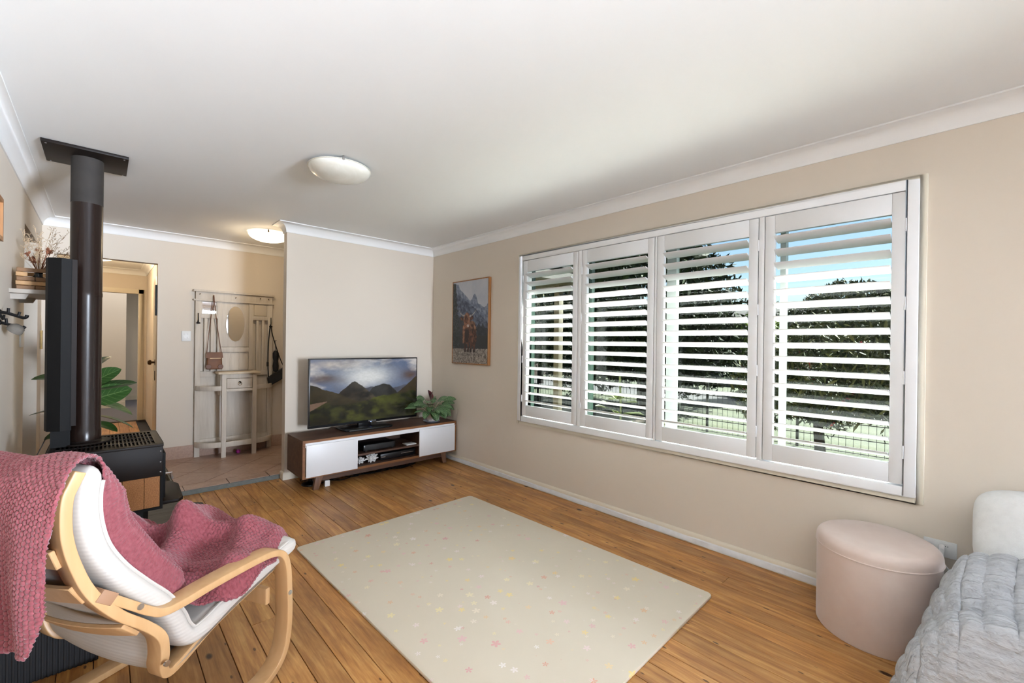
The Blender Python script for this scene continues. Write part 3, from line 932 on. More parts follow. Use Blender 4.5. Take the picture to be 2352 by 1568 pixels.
# black lamp foot and clutter under the unit
lf = thing('cable_stand', (1.385, 4.17, 0), 'black round-footed stand under the left end of the TV unit', 'stand')
MB().lathe([(0, 0), (.075, 0), (.072, .012), (.03, .022), (.016, .03), (.014, .11), (0, .112)], (1.385, 4.17, 0), 28).build('foot', 'plastic_black', lf, smooth=True)
cb = MB()
for k in range(5):
    pts = [(1.47 + .16 * i + rnd.uniform(-.03, .03), 4.12 + rnd.uniform(-.05, .09), .008 + rnd.uniform(0, .012)) for i in range(7)]
    cb.tube(spline(pts, 5), .0045, 6)
tag(cb.build('cable_bundle', 'plastic_black', org=(1.9, 4.15, 0), smooth=True), 'tangle of black cables on the floor under the TV unit', 'cables')
adp = tag(MB().box(1.455, 1.50, 4.0, 4.04, 0, .055).build('power_adapter', 'plastic_white', org=(1.48, 4.02, 0), bevel=.006), 'white power adapter on the floor behind the left front leg of the TV unit', 'adapter')

# ---- prayer plant in a white pot on a saucer
plain('pot_white', srgb(226, 214, 208), .5, var=.02)
plain('saucer_blue', srgb(168, 184, 200), .4, var=.03)
plain('soil', srgb(44, 34, 28), .95, var=.3, vscale=60)
plain('stem_green', srgb(110, 130, 80), .5)
tag(MB().lathe([(0, 0), (.065, 0), (.088, .012), (.09, .015), (.086, .016), (.06, .006), (0, .006)], (2.60, 4.07, UZ1), 40).build('saucer', 'saucer_blue', org=(2.60, 4.07, UZ1), smooth=True), 'pale blue saucer under the plant pot on the TV unit', 'saucer')
pp = thing('potted_plant', (2.60, 4.07, UZ1 + .006), 'striped-leaf prayer plant in a white faceted pot on the TV unit', 'plant')
MB().lathe([(0, 0), (.042, 0), (.068, .05), (.074, .095), (.068, .095), (.062, .06), (.04, .06), (0, .06)], (2.60, 4.07, UZ1 + .006), 9).build('pot', 'pot_white', pp)
MB().lathe([(0, .078), (.066, .08)], (2.60, 4.07, UZ1 + .006), 16).build('soil', 'soil', pp)
def leaf_mat():
    t = NT('prayer_leaf')
    uvn = t.n('UVMap', uv_map='UVMap')
    sp = t.n('SeparateXYZ'); t.t.links.new(uvn.outputs[0], sp.inputs[0])
    au = t.math('ABSOLUTE', t.math('SUBTRACT', sp.outputs['X'], .5))
    ph = t.math('ADD', t.math('MULTIPLY', sp.outputs['Y'], 7.0), t.math('MULTIPLY', au, -3.6))
    fr_ = t.math('FRACT', ph)
    st = t.math('ABSOLUTE', t.math('SUBTRACT', fr_, .5))
    c = t.ramp(st, [(.16, srgb(34, 62, 34)), (.30, srgb(120, 150, 100)), (.5, srgb(96, 132, 84))])
    c = t.mix(t.math('LESS_THAN', au, .03), c, srgb(128, 156, 104))
    ed = t.math('GREATER_THAN', au, .44)
    c = t.mix(t.math('MULTIPLY', ed, .7), c, srgb(70, 104, 60))
    geo = t.n('NewGeometry')
    c = t.mix(t.math('MULTIPLY', geo.outputs['Backfacing'], .85), c, srgb(96, 40, 52))
    t.set(Base_Color=c, Roughness=.4)
leaf_mat()
plain('leaf_maroon', srgb(96, 40, 50), .5, var=.1)
def leaf_grid(base, dr, up, L, W, bend, fold=.15, n=9, m=7, tip=1.0):
    """leaf surface from base along dr, curling down by bend"""
    base, dr, up = Vector(base), Vector(dr).normalized(), Vector(up)
    side = dr.cross(up).normalized(); nm = side.cross(dr).normalized()
    P = np.zeros((n, m, 3)); UV = np.zeros((n, m, 2))
    pos = base.copy()
    ang = 0
    for i in range(n):
        s_ = i / (n - 1)
        wd = W * (math.sin(PI * min(1, .04 + s_ ** .8 * .96)) ** .62) * .5
        if i == n - 1: wd = W * .02
        d2 = dr * math.cos(ang) - nm * math.sin(ang)
        n2 = nm * math.cos(ang) + dr * math.sin(ang)
        for j in range(m):
            q = (j / (m - 1) - .5) * 2
            p = pos + side * (q * wd) + n2 * (abs(q) * wd * fold)
            P[i, j] = p; UV[i, j] = (j / (m - 1), s_)
        pos = pos + d2 * (L / (n - 1))
        ang += bend / (n - 1)
    return P, UV
lv = [  # direction (x, y, z), stem length, leaf length, width, bend, maroon?
    (-.9, -.3, .75, .16, .11, .055, .9), (-.55, -.6, .9, .17, .11, .055, .8), (-1, -.1, .35, .20, .12, .03, .3), (-.8, -.7, .2, .12, .11, .055, 1.3),
    (-.4, -.9, .3, .10, .12, .06, 1.5), (.1, -1, .35, .09, .12, .055, 1.6), (.45, -.8, .3, .10, .11, .055, 1.6), (.8, -.4, .35, .13, .12, .055, 1.3),
    (.9, -.1, .8, .18, .12, .06, .9), (.7, -.5, .9, .17, .12, .06, .8), (.2, -.6, 1.1, .15, .11, .045, .7), (-.2, -.3, 1.4, .17, .10, .05, .5),
    (.95, .1, .3, .12, .13, .055, 1.2), (-.2, -1, .6, .12, .11, .055, 1.2), (.35, -.9, .7, .13, .11, .05, 1.1), (-.6, -.8, .55, .15, .11, .05, 1.0),
    (.6, -.7, .1, .08, .12, .055, 1.4), (-.3, -.8, .05, .07, .12, .055, 1.5), (.15, -.8, .1, .06, .12, .05, 1.6), (-.7, -.2, 1.1, .18, .10, .05, .8),
    (-.9, .3, .6, .15, .11, .05, 1.0), (.4, .5, 1.0, .15, .1, .05, .8), (-.3, .6, .9, .15, .1, .05, .8)]
lv = lv + [(a + rnd.uniform(-.35, .35), b + rnd.uniform(-.3, .2), c * rnd.uniform(.5, 1.0), s_ * rnd.uniform(.55, .9), L * .95, W, f_ * 1.1) for (a, b, c, s_, L, W, f_) in lv]
stm = MB()
for (dx, dy, dz, sl, L, W, bd_) in lv:
    d = Vector((dx, dy, dz)).normalized()
    b0 = Vector((2.60 + d.x * .02, 4.07 + d.y * .02, UZ1 + .085))
    b1 = b0 + d * sl + Vector((0, 0, .02))
    b1.x = min(b1.x, 2.72)
    stm.tube([b0, b0.lerp(b1, .5) + Vector((0, 0, .015)), b1], [.003, .0025, .002], 5)
    d2 = Vector((d.x, d.y, d.z * .35)).normalized()
    L2 = min(L, (2.835 - b1.x) / max(.05, d2.x)) if d2.x > .2 else L
    Pl, UVl = leaf_grid(b1, d2, (-.35, -.45, .8), L2 * 1.15, W * 1.35, bd_)
    fastgrid('leaf', Pl, 'prayer_leaf', pp, uv=UVl)
stm.build('stems', 'stem_green', pp, smooth=True)
Pl, UVl = leaf_grid((2.575, 4.05, UZ1 + .24), (-.25, .1, 1), (0, -1, 0), .11, .05, .2, fold=1.2)
part_label(fastgrid('leaf', Pl, 'leaf_maroon', pp, uv=UVl), 'rolled maroon new leaf')
Pl, UVl = leaf_grid((2.70, 4.03, UZ1 + .245), (.3, -.2, .3), (0, 0, 1), .045, .03, .6)
part_label(fastgrid('leaf', Pl, 'leaf_maroon', pp, uv=UVl), 'tiny dark leaf on a thin stalk')
MB().tube([(2.63, 4.06, UZ1 + .08), (2.67, 4.04, UZ1 + .18), (2.70, 4.03, UZ1 + .245)], .0015, 5).build('stalk', 'stem_green', pp)

# ---- highland cow picture
pic = thing('framed_picture', (XW, 3.71, 1.08), 'framed photo of a shaggy brown cow before mountains, on the window wall', 'picture')
PY0, PY1, PZ0, PZ1, PX = 3.385, 4.012, 1.078, 1.972, XW - .034
wood('frame_oak', srgb(140, 92, 50), srgb(178, 124, 72), 'z', 9, .45)
ft = .011
for b in ((PY0, PY0 + ft, PZ0, PZ1), (PY1 - ft, PY1, PZ0, PZ1), (PY0 + ft, PY1 - ft, PZ0, PZ0 + ft), (PY0 + ft, PY1 - ft, PZ1 - ft, PZ1)):
    MB().box(PX, XW - .001, b[0], b[1], b[2], b[3]).build('frame_bar', 'frame_oak', pic, bevel=.001)
def cow_paint(W, Hh):
    # u: left..right in the picture, v: up
    u, v = np.meshgrid(np.linspace(0, 1, W), np.linspace(0, 1, Hh))
    def C(r, g, b): return np.array(srgb(r, g, b)[:3])
    full = lambda c: np.broadcast_to(c, u.shape + (3,)).copy()
    def lerp(a, b, t): return a + (b - a) * np.clip(t, 0, 1)[..., None]
    asp = 1.43
    n1 = vnoise(u * 8, v * 8 * asp, 3, 5); n2 = .5 * vnoise(u * 33 + 5 * v, v * 40 * asp, 7, 3) + .5 * np.random.default_rng(1).uniform(.1, .9, u.shape); n3 = vnoise(u * 26 + v * 10, v * 26 * asp, 4, 4)
    img = lerp(full(C(176, 180, 190)), C(206, 204, 206), n1 * .8)
    p = lambda pts: np.interp(u, [q[0] for q in pts], [q[1] for q in pts]) + (vnoise(u * 30, u * 0, 2, 3) - .5) * .012
    m = v < p([(0, 1), (.16, .97), (.22, .90), (.3, .865), (.4, .81), (.52, .755), (.56, .775), (.6, .82), (.63, .835), (.67, .82), (.71, .75), (.73, .715), (.80, .70), (.9, .66), (.96, .68), (1, .72)])
    img = np.where(m[..., None], lerp(full(C(104, 112, 130)), C(150, 158, 174), (n3 - .35) * 2.2), img)
    m = v < p([(0, .9), (.2, .83), (.35, .76), (.5, .72), (.65, .66), (.8, .58), (1, .48)])
    img = np.where(m[..., None], lerp(full(C(66, 72, 88)), C(116, 124, 142), (n3 - .3) * 2), img)
    m = v < p([(0, .62), (.4, .50), (.55, .47), (.7, .44), (.76, .49), (.82, .43), (.86, .49), (.92, .42), (1, .42)])
    img = np.where(m[..., None], lerp(full(C(52, 54, 58)), C(78, 82, 86), (n3 - .3)), img)
    m = v < .33
    img = np.where(m[..., None], full(C(58, 58, 58)), img)
    tr = (u < .075 + .17 * (1 - v) * (.55 + .9 * n3) + .06 * np.sin(v * 90) * (1 - v)) & (v > .17) & (v < .985)
    img = np.where(tr[..., None], lerp(full(C(40, 44, 44)), C(86, 92, 92), (n2 - .45) * 3), img)
    g = v < (.175 + (n1 - .5) * .02)
    img = np.where(g[..., None], lerp(full(C(70, 62, 58)), C(186, 174, 160), (n2 - .32) * 2.6), img)
    def ell(cx, cy, rx, ry, rot=0):
        x, y = u - cx, (v - cy)
        c, s = math.cos(rot), math.sin(rot)
        X, Y = x * c + y * asp * s, -x * s + y * asp * c
        return (X / rx) ** 2 + (Y / (ry * asp)) ** 2 + (n2 - .5) * .35
    brown, dk, lt = C(128, 84, 64), C(62, 44, 38), C(176, 128, 100)
    def paint(mask, a, b, k=2.2):
        nonlocal img
        img = np.where(mask[..., None], lerp(full(a), b, (n3 - .32) * k), img)
    paint(ell(.56, .40, .13, .115) < 1, dk, lt)
    paint(ell(.61, .31, .09, .11) < 1, dk, brown)
    paint(ell(.42, .36, .13, .125) < 1, dk, brown)
    paint((np.abs(u - .33) < .025 + (n2 - .5) * .02) & (v > .24) & (v < .46), brown, lt)
    for lx in (.375, .46, .535, .63):
        paint((np.abs(u - lx - .008 * np.sin(v * 40)) < .024) & (v > .145) & (v < .30), dk, brown, 1.2)
        paint((np.abs(u - lx) < .03) & (v > .135) & (v < .165), C(40, 30, 28), dk)
    paint(ell(.42, .33, .06, .08) < 1, C(52, 38, 34), dk)
    paint(ell(.42, .52, .095, .095) < 1, brown, lt)
    paint(ell(.42, .475, .055, .045) < 1, brown, lt)
    paint(ell(.275, .545, .05, .022, -.5) < 1, dk, brown); paint(ell(.555, .545, .05, .022, .5) < 1, dk, brown)
    paint(ell(.40, .535, .045, .05) < 1, dk, brown)
    paint(ell(.455, .455, .035, .016) < 1, C(190, 170, 160), C(216, 206, 198))
    hx = np.clip((.34 - u) / .16, 0, 1); hz = .575 + .012 * hx + .07 * hx ** 2.2
    horn = (u < .345) & (u > .18) & (np.abs(v - hz) < .012 - .009 * hx)
    hx = np.clip((u - .5) / .20, 0, 1); hz = .572 + .01 * hx + .075 * hx ** 2.2
    horn |= (u > .495) & (u < .70) & (np.abs(v - hz) < .012 - .009 * hx)
    paint(horn, C(120, 112, 108), C(200, 192, 184), 3)
    return np.clip(img, 0, 1), u, v
img, uu_, vv_ = cow_paint(170, 244)
P = np.stack([np.full_like(uu_, PX + .003), PY1 - ft - uu_ * (PY1 - PY0 - 2 * ft), PZ0 + ft + vv_ * (PZ1 - PZ0 - 2 * ft)], -1)
t = NT('cow_print')
t.set(Base_Color=t.n('Attribute', attribute_name='paint').outputs['Color'], Roughness=.6)
part_label(fastgrid('print', P, 'cow_print', pic, smooth=False, col=img), 'print of a brown cow with long horns')
MB().box(PX + .006, XW - .001, PY0 + ft, PY1 - ft, PZ0 + ft, PZ1 - ft).build('backing', 'trim_white', pic)
# ================================================================== wood heater
plain('heater_enamel', srgb(27, 20, 17), .5, var=.06, Specular_IOR_Level=.2)
plain('heater_black', srgb(11, 10, 10), .65, var=.08, Specular_IOR_Level=.25)
plain('flue_enamel', srgb(34, 23, 19), .25, var=.08, vscale=3, stretch=(1, 1, .3), Specular_IOR_Level=.35)
plain('flue_sooty', srgb(50, 45, 41), .8, var=.25, vscale=9)
t = NT('vermiculite')
v = t.coord()
n = t.noise(v, 220, 3, .7)
t.set(Base_Color=t.ramp(n, [(.3, srgb(132, 84, 46)), (.7, srgb(186, 128, 76))]), Roughness=.7)
t.bump(n, .3, .002)
t = NT('slate_board')
v = t.coord((.12, 1, 1))
n = t.noise(v, 26, 4)
t.set(Base_Color=t.ramp(n, [(.35, srgb(44, 44, 42)), (.7, srgb(72, 70, 66))]), Roughness=.55)
FX, FY = -.071, 3.735
SX0, SX1, SY0, SY1, SZ0, SZ1 = -.215, .275, 3.39, 3.93, .276, .668
hp = thing('hearth_pad', (.1, 3.85, 0), 'dark grey slate-look hearth plate under the wood heater', 'hearth')
out = [(-.36, 3.42), (.42, 3.42), (.592, 3.58), (.586, 4.20), (.42, 4.36), (-.36, 4.36)]
MB().zprism(out, .0, .010).build('base_plate', 'heater_black', hp)
yb = 3.42
for ye in (3.655, 3.89, 4.125, 4.36):
    q = clip(out, -.36, .592, yb + .0015, ye - .0015)
    MB().zprism(q, .010, .020).build('board', 'slate_board', hp, bevel=.001, seg=1)
    yb = ye
ht = thing('wood_heater', (.03, 3.66, .02), 'dark brown slow-combustion wood heater on a pedestal with tan side panels', 'wood heater')
MB().box(SX0 + .02, SX1 - .02, SY0 + .03, SY1 - .01, SZ0, SZ1 - .02).build('firebox', 'heater_black', ht)
MB().box(SX0, SX1, SY0, SY0 + .02, .475, SZ1 - .012).build('side_cover', 'heater_enamel', ht, bevel=.004)
MB().box(SX0, SX0 + .02, SY0 + .02, SY1, SZ0, SZ1 - .012).build('rear_cover', 'heater_enamel', ht, bevel=.004)
MB().box(SX0, SX1, SY1 - .015, SY1 + .005, SZ0, SZ1 - .012).build('side_cover', 'heater_enamel', ht, bevel=.004)
MB().box(SX1 - .02, SX1, SY0 + .02, SY1 - .015, .30, SZ1 - .012).build('front_plate', 'heater_enamel', ht, bevel=.004)
fd = MB().box(SX1, SX1 + .018, SY0 + .07, SY1 - .07, .32, .60).build('fire_door', 'heater_black', ht, bevel=.004)
MB().tube([(SX1 + .018, SY0 + .11, .46), (SX1 + .05, SY0 + .11, .46), (SX1 + .055, SY0 + .11, .42)], .008, 8).build('handle', 'steel', fd, smooth=True)
rim = MB().box(SX0, SX1, SY0 + .001, SY0 + .02, SZ0, .290).box(SX1 - .012, SX1, SY0 + .001, SY0 + .02, .29, .475).box(SX0, SX0 + .012, SY0 + .001, SY0 + .02, .29, .475)
rim.build('panel_frame', 'heater_black', ht)
for a, b in ((SX0 + .013, -.105), (-.103, -.007), (-.005, .091), (.093, .188), (.190, SX1 - .013)):
    MB().box(a, b, SY0 + .007, SY0 + .019, .291, .474).build('side_panel', 'vermiculite', ht, bevel=.001, seg=1)
MB().tube([(.07, SY0 + .008, .372), (.07, SY0 - .016, .372)], [.008, .012], 12).build('knob', 'black_metal', ht, smooth=True)
for z in (.50, .56, .625):
    MB().lathe([(0, 0), (.004, 0), (.003, -.003), (0, -.004)], (SX1 - .012, SY0, z), 8, axis='y').build('screw', 'steel', ht)
MB().zprism([(-.09, 3.47), (.19, 3.47), (.215, 3.5), (.215, 3.82), (-.09, 3.82)], .020, SZ0).build('pedestal', 'heater_black', ht, bevel=.003)
MB().zprism([(SX1, 3.45), (.36, 3.45), (.385, 3.49), (.395, 3.82), (.36, 3.93), (SX1, 3.93)], .280, .302).build('ash_lip', 'heater_enamel', ht, bevel=.005)
# slotted top
tpf = MB()
tz0, tz1 = SZ1 - .014, SZ1
tpf.box(SX0 - .002, SX1 + .002, SY0 - .004, SY0 + .045, tz0, tz1).box(SX0 - .002, SX1 + .002, SY1 - .045, SY1 + .006, tz0, tz1)
tpf.box(SX0 - .002, SX0 + .03, SY0 + .045, SY1 - .045, tz0, tz1).box(SX1 - .035, SX1 + .002, SY0 + .045, SY1 - .045, tz0, tz1)
tpf.build('top_frame', 'heater_enamel', ht, bevel=.003)
gr = MB()
ng = 24
for i in range(1, ng):
    xx = SX0 + .03 + (SX1 - SX0 - .065) * i / ng
    gr.box(xx - .0038, xx + .0038, SY0 + .045, SY1 - .045, tz0 + .002, tz1 - .001)
for yy in (SY0 + .17, SY0 + .30, SY0 + .42):
    gr.box(SX0 + .03, SX1 - .035, yy - .006, yy + .006, tz0 + .003, tz1)
gr.build('top_grille', 'heater_enamel', ht)['kind'] = 'stuff'
MB().box(SX0 + .03, SX1 - .035, SY0 + .045, SY1 - .045, SZ1 - .06, SZ1 - .055).build('grille_pan', 'black_matt', ht)
MB().lathe([(.075, 0), (.118, 0), (.122, .004), (.118, .010), (.08, .014), (.075, .02)], (FX, FY, SZ1 - .002), 40).build('flue_collar', 'heater_enamel', ht, smooth=True)
MB().obox((SX0 - .026, 3.52, SZ1 + .02), (.35, 0, .94), (0, 1, 0), (.94, 0, -.35), .055, .085, .002).build('side_deflector', 'heater_enamel', ht)
fl = thing('flue_pipe', (FX, FY, SZ1 + .018), 'dark brown enamelled flue pipe rising from the wood heater to the ceiling', 'flue')
MB().lathe([(.074, SZ1 + .018), (.074, .745), (.0715, .75), (.0715, 1.56)], (FX, FY, 0), 48).build('lower_pipe', 'flue_enamel', fl, smooth=True)
MB().lathe([(.0735, 1.555), (.0735, 1.575), (.072, 1.58), (.072, 2.12)], (FX, FY, 0), 48).build('upper_pipe', 'flue_enamel', fl, smooth=True)
MB().lathe([(.0722, 2.11), (.0722, 2.386)], (FX, FY, 0), 48).build('top_sleeve', 'flue_sooty', fl, smooth=True)
MB().box(-.254, .110, 3.548, 3.925, 2.382, 2.399).build('ceiling_plate', 'heater_enamel', fl, bevel=.002)
for q in ((-.235, 3.57), (.09, 3.57), (-.235, 3.905), (.09, 3.905)):
    MB().lathe([(0, -.004), (.004, -.003), (.004, 0)], (q[0], q[1], 2.382), 8).build('screw', 'steel', fl)
# folded heat shield on the wall side of the flue
hs_ = thing('heat_shield', (-.16, FY, .74), 'tall black folded-metal heat shield behind the lower flue pipe', 'heat shield')
pl_ = [(-.125, 3.62), (-.17, 3.605), (-.225, 3.64), (-.238, 3.70), (-.238, 3.80), (-.20, 3.86), (-.125, 3.87), (-.125, 3.866), (-.198, 3.855), (-.233, 3.798), (-.233, 3.702), (-.222, 3.645), (-.169, 3.61), (-.127, 3.625)]
MB().zprism(pl_, .765, 1.757).build('shield', 'heater_black', hs_)
MB().box(-.128, -.106, 3.615, 3.622, .79, 1.755).build('edge_flange', 'heater_enamel', hs_)
MB().box(-.21, -.13, 3.64, 3.83, SZ1, .768).build('bracket', 'heater_black', hs_)
# ================================================================== bentwood armchair with knitted throw
CT = R(28)
CU = Vector((math.cos(CT), math.sin(CT), 0)); CV = Vector((math.sin(CT), -math.cos(CT), 0)); CP = Vector((.50, 1.84, 0))
def cw(s, w, z):
    return CP + CU * s + CV * w + Vector((0, 0, z))
def cwa(S, W_, Z_):
    return np.array(CP) + S[..., None] * np.array(CU) + W_[..., None] * np.array(CV) + Z_[..., None] * np.array([0, 0, 1.0])
wood('birch', srgb(200, 154, 104), srgb(224, 184, 136), 'z', 5, .38, .3, .75, .02)
wood('birch_ply', srgb(214, 170, 112), srgb(232, 194, 140), 'x', 22, .4, .3, .75, .02)
t = NT('cushion_cotton')
wv = t.n('TexWave', wave_type='BANDS', bands_direction='Z', i={'Vector': t.coord((1, 1, 1)), 'Scale': 26, 'Distortion': .4})
t.set(Base_Color=srgb(208, 201, 193), Roughness=.85)
t.bump(wv.outputs['Fac'], .10, .006)
chair = thing('armchair', tuple(cw(-.28, -.34, 0)), 'bentwood armchair with white cushion in the left foreground', 'armchair')

def strip(path, w0, w1, th, name, mat='birch', n=6):
    """bent laminated strip: path in (s, z); w0/w1 may be functions of position 0..1"""
    Q = spline(path, n)
    m = len(Q)
    mb = MB()
    vs = []
    for i in range(m):
        d = Q[min(i + 1, m - 1)] - Q[max(i - 1, 0)]
        d = d / np.linalg.norm(d)
        nn = np.array([-d[1], d[0]]) * th / 2
        f_ = i / (m - 1)
        a = w0(f_) if callable(w0) else w0
        b = w1(f_) if callable(w1) else w1
        for (q, w) in ((Q[i] + nn, a), (Q[i] + nn, b), (Q[i] - nn, b), (Q[i] - nn, a)):
            vs.append(cw(q[0], w, q[1]))
    fs = [(i * 4 + k, i * 4 + (k + 1) % 4, (i + 1) * 4 + (k + 1) % 4, (i + 1) * 4 + k) for i in range(m - 1) for k in range(4)]
    fs += [(0, 1, 2, 3), tuple((m - 1) * 4 + k for k in range(4))]
    mb.add(vs, fs)
    return mb.build(name, mat, chair, bevel=.0025, seg=2, angle=50)
SLED = [(-.61, .013), (-.30, .013), (-.09, .013), (-.025, .024), (.022, .058), (.048, .115), (.058, .21), (.055, .33), (.048, .41), (.028, .463), (-.015, .489), (-.10, .496), (-.25, .494), (-.345, .488), (-.405, .492), (-.445, .518), (-.485, .555), (-.525, .592), (-.555, .620)]
FR = [(-.606, .962), (-.618, .935), (-.632, .895), (-.632, .81), (-.613, .724), (-.578, .635), (-.518, .548), (-.455, .482), (-.412, .425), (-.394, .36), (-.387, .31), (-.366, .272), (-.318, .268), (-.18, .325), (-.02, .378), (.085, .412)]
WID = .68
for near in (1, 0):
    a, b = (0, -.066) if near else (-WID + .066, -WID)
    strip(SLED, a, b, .024, 'arm_and_leg')
    sh = lambda f_: 0 if f_ < .55 else -.07 * min(1, (f_ - .55) / .3)
    if near:
        strip(FR, sh, lambda f_: sh(f_) - .062, .026, 'seat_and_back_rail')
    else:
        strip(FR, lambda f_: -WID + .062 - sh(f_), lambda f_: -WID - sh(f_), .026, 'seat_and_back_rail')
def bow(sa, za, sb, zb, depth, name='back_slat'):
    """bowed cross slat between the two rails; its height runs from (sa, za) to (sb, zb)"""
    mb = MB(); N = 17
    d = np.array([sb - sa, zb - za]); nn = np.array([-d[1], d[0]]) / np.linalg.norm(d)
    if nn[0] > 0: nn = -nn
    vs = []
    for i in range(N):
        f_ = i / (N - 1)
        w = -.03 - f_ * (WID - .06)
        o = depth * (1 - (2 * f_ - 1) ** 2) + .014
        for q, k in (((sa, za), 0), ((sb, zb), 0), ((sb, zb), .012), ((sa, za), .012)):
            vs.append(cw(q[0] + nn[0] * (o + k), w, q[1] + nn[1] * (o + k)))
    fs = [(i * 4 + k, i * 4 + (k + 1) % 4, (i + 1) * 4 + (k + 1) % 4, (i + 1) * 4 + k) for i in range(N - 1) for k in range(4)]
    fs += [(0, 1, 2, 3), tuple((N - 1) * 4 + k for k in range(4))]
    mb.add(vs, fs).build(name, 'birch', chair, bevel=.002, seg=1)
bow(-.632, .90, -.634, .84, .015)
bow(-.628, .78, -.612, .73, .018)
bow(-.592, .675, -.562, .622, .025)
bow(-.480, .512, -.440, .466, .035)
MB().obox(cw(.012, -WID / 2, .30), CU, CV, (0, 0, 1), .010, WID / 2 - .066, .032).build('front_stretcher', 'birch', chair, bevel=.003)
MB().obox(cw(-.45, -WID / 2, .036), CU, CV, (0, 0, 1), .030, WID / 2 - .02, .010).build('rear_stretcher', 'birch', chair, bevel=.003)
for s_, z_ in ((-.470, .545), (.055, .305), (-.398, .335)):
    c0 = cw(s_, .0, z_)
    MB().tube([c0 - CV * .004, c0 + CV * .003], .0085, 14).build('bolt', 'steel', chair, smooth=True)
for w_ in (-.22, -.46):
    c0 = cw(.002, w_, .30)
    MB().tube([c0 + CU * .002, c0 - CU * .004], .006, 12).build('bolt', 'steel', chair, smooth=True)
plain('brown_tape', srgb(168, 128, 98), .6, var=.05)
MB().obox(cw(-.548, -.033, .613), Vector((CU.x * .76, CU.y * .76, -.65)), CV, Vector((CU.x * .65, CU.y * .65, .76)), .022, .035, .0155).build('tape_wrap', 'brown_tape', chair, bevel=.002)
# fabric sling stretched between the rails
Qf = spline(FR, 6)
ws = np.linspace(-.055, -WID + .055, 24)
Ps = np.zeros((len(Qf), len(ws), 3))
for i in range(len(Qf)):
    d = Qf[min(i + 1, len(Qf) - 1)] - Qf[max(i - 1, 0)]; d = d / np.linalg.norm(d)
    sag = .020 if Qf[i][0] < -.35 else .008
    for j, w in enumerate(ws):
        bw_ = 1 - (2 * j / (len(ws) - 1) - 1) ** 2
        o = .004 - sag * bw_
        Ps[i, j] = np.array(cw(Qf[i][0] - d[1] * o, w, Qf[i][1] + d[0] * o))
fastgrid('sling', Ps, 'cushion_cotton', chair)
# cushion: padded pad following the frame
CC = [(-.566, .922), (-.571, .88), (-.568, .81), (-.548, .73), (-.505, .65), (-.445, .57), (-.388, .50), (-.348, .43), (-.328, .38), (-.298, .345), (-.245, .352), (-.15, .392), (0, .437), (.090, .462)]
Q = spline(CC, 7)
m = len(Q)
K = 40
P = np.zeros((m + 8, K + 1, 3))
rows = []
for i in range(m):
    d = Q[min(i + 1, m - 1)] - Q[max(i - 1, 0)]; d = d / np.linalg.norm(d)
    rows.append((Q[i], np.array([-d[1], d[0]]), d, 1.0))
ends0 = [(Q[0] - rows[0][2] * .040 * math.sin(a), rows[0][1], rows[0][2], max(.02, math.cos(a))) for a in (1.5, 1.15, .8, .4)]
ends1 = [(Q[-1] + rows[-1][2] * .040 * math.sin(a), rows[-1][1], rows[-1][2], max(.02, math.cos(a))) for a in (.4, .8, 1.15, 1.5)]
rows = ends0 + rows + ends1
for i, (q, nn, d, k) in enumerate(rows):
    for j in range(K + 1):
        a = 2 * PI * j / K
        ca, sa = math.cos(a), math.sin(a)
        lw = math.copysign(abs(ca) ** .28, ca) * (.312 - .03 * (1 - k))
        puff = .040 * (1 + .12 * math.cos(lw * 9))
        ln = math.copysign(abs(sa) ** .55, sa) * puff * k
        P[i, j] = np.array(cw(q[0] + nn[0] * ln, -.340 + lw, q[1] + nn[1] * ln))
co = fastgrid('cushion', P, 'cushion_cotton', chair)
# welt lines along the cushion edges
for wz in (-.040, -.640):
    pts = [cw(q[0] + n_[0] * .028 * k_, wz, q[1] + n_[1] * .028 * k_) for q, n_, d_, k_ in rows[4:-4]]
    MB().tube(pts, .0045, 6).build('welt', 'cushion_cotton', co, smooth=True)

# ---- knitted throw
t = NT('pink_knit')
n = t.noise(t.coord(), 90, 3, .6)
t.set(Base_Color=t.ramp(n, [(.3, srgb(134, 61, 69)), (.7, srgb(162, 86, 94))]), Roughness=.9, Sheen_Weight=.25, Sheen_Roughness=.5)
PT = [(-.690, .555), (-.694, .66), (-.694, .77), (-.688, .87), (-.668, .940), (-.634, .974), (-.592, .982), (-.553, .962), (-.528, .905), (-.516, .82), (-.490, .735), (-.440, .642), (-.383, .556), (-.326, .475), (-.275, .425), (-.215, .418), (-.15, .438), (-.08, .459), (0, .482), (.075, .500), (.118, .497), (.138, .470)]
Q = spline(PT, 40)
seg = np.linalg.norm(np.diff(Q, axis=0), axis=1)
L = np.concatenate([[0], np.cumsum(seg)])
step = .0024
NL = int(L[-1] / step)
ll = np.linspace(0, L[-1], NL)
S0 = np.interp(ll, L, Q[:, 0]); Z0 = np.interp(ll, L, Q[:, 1])
dS = np.gradient(S0, ll); dZ = np.gradient(Z0, ll)
nS, nZ = -dZ, dS
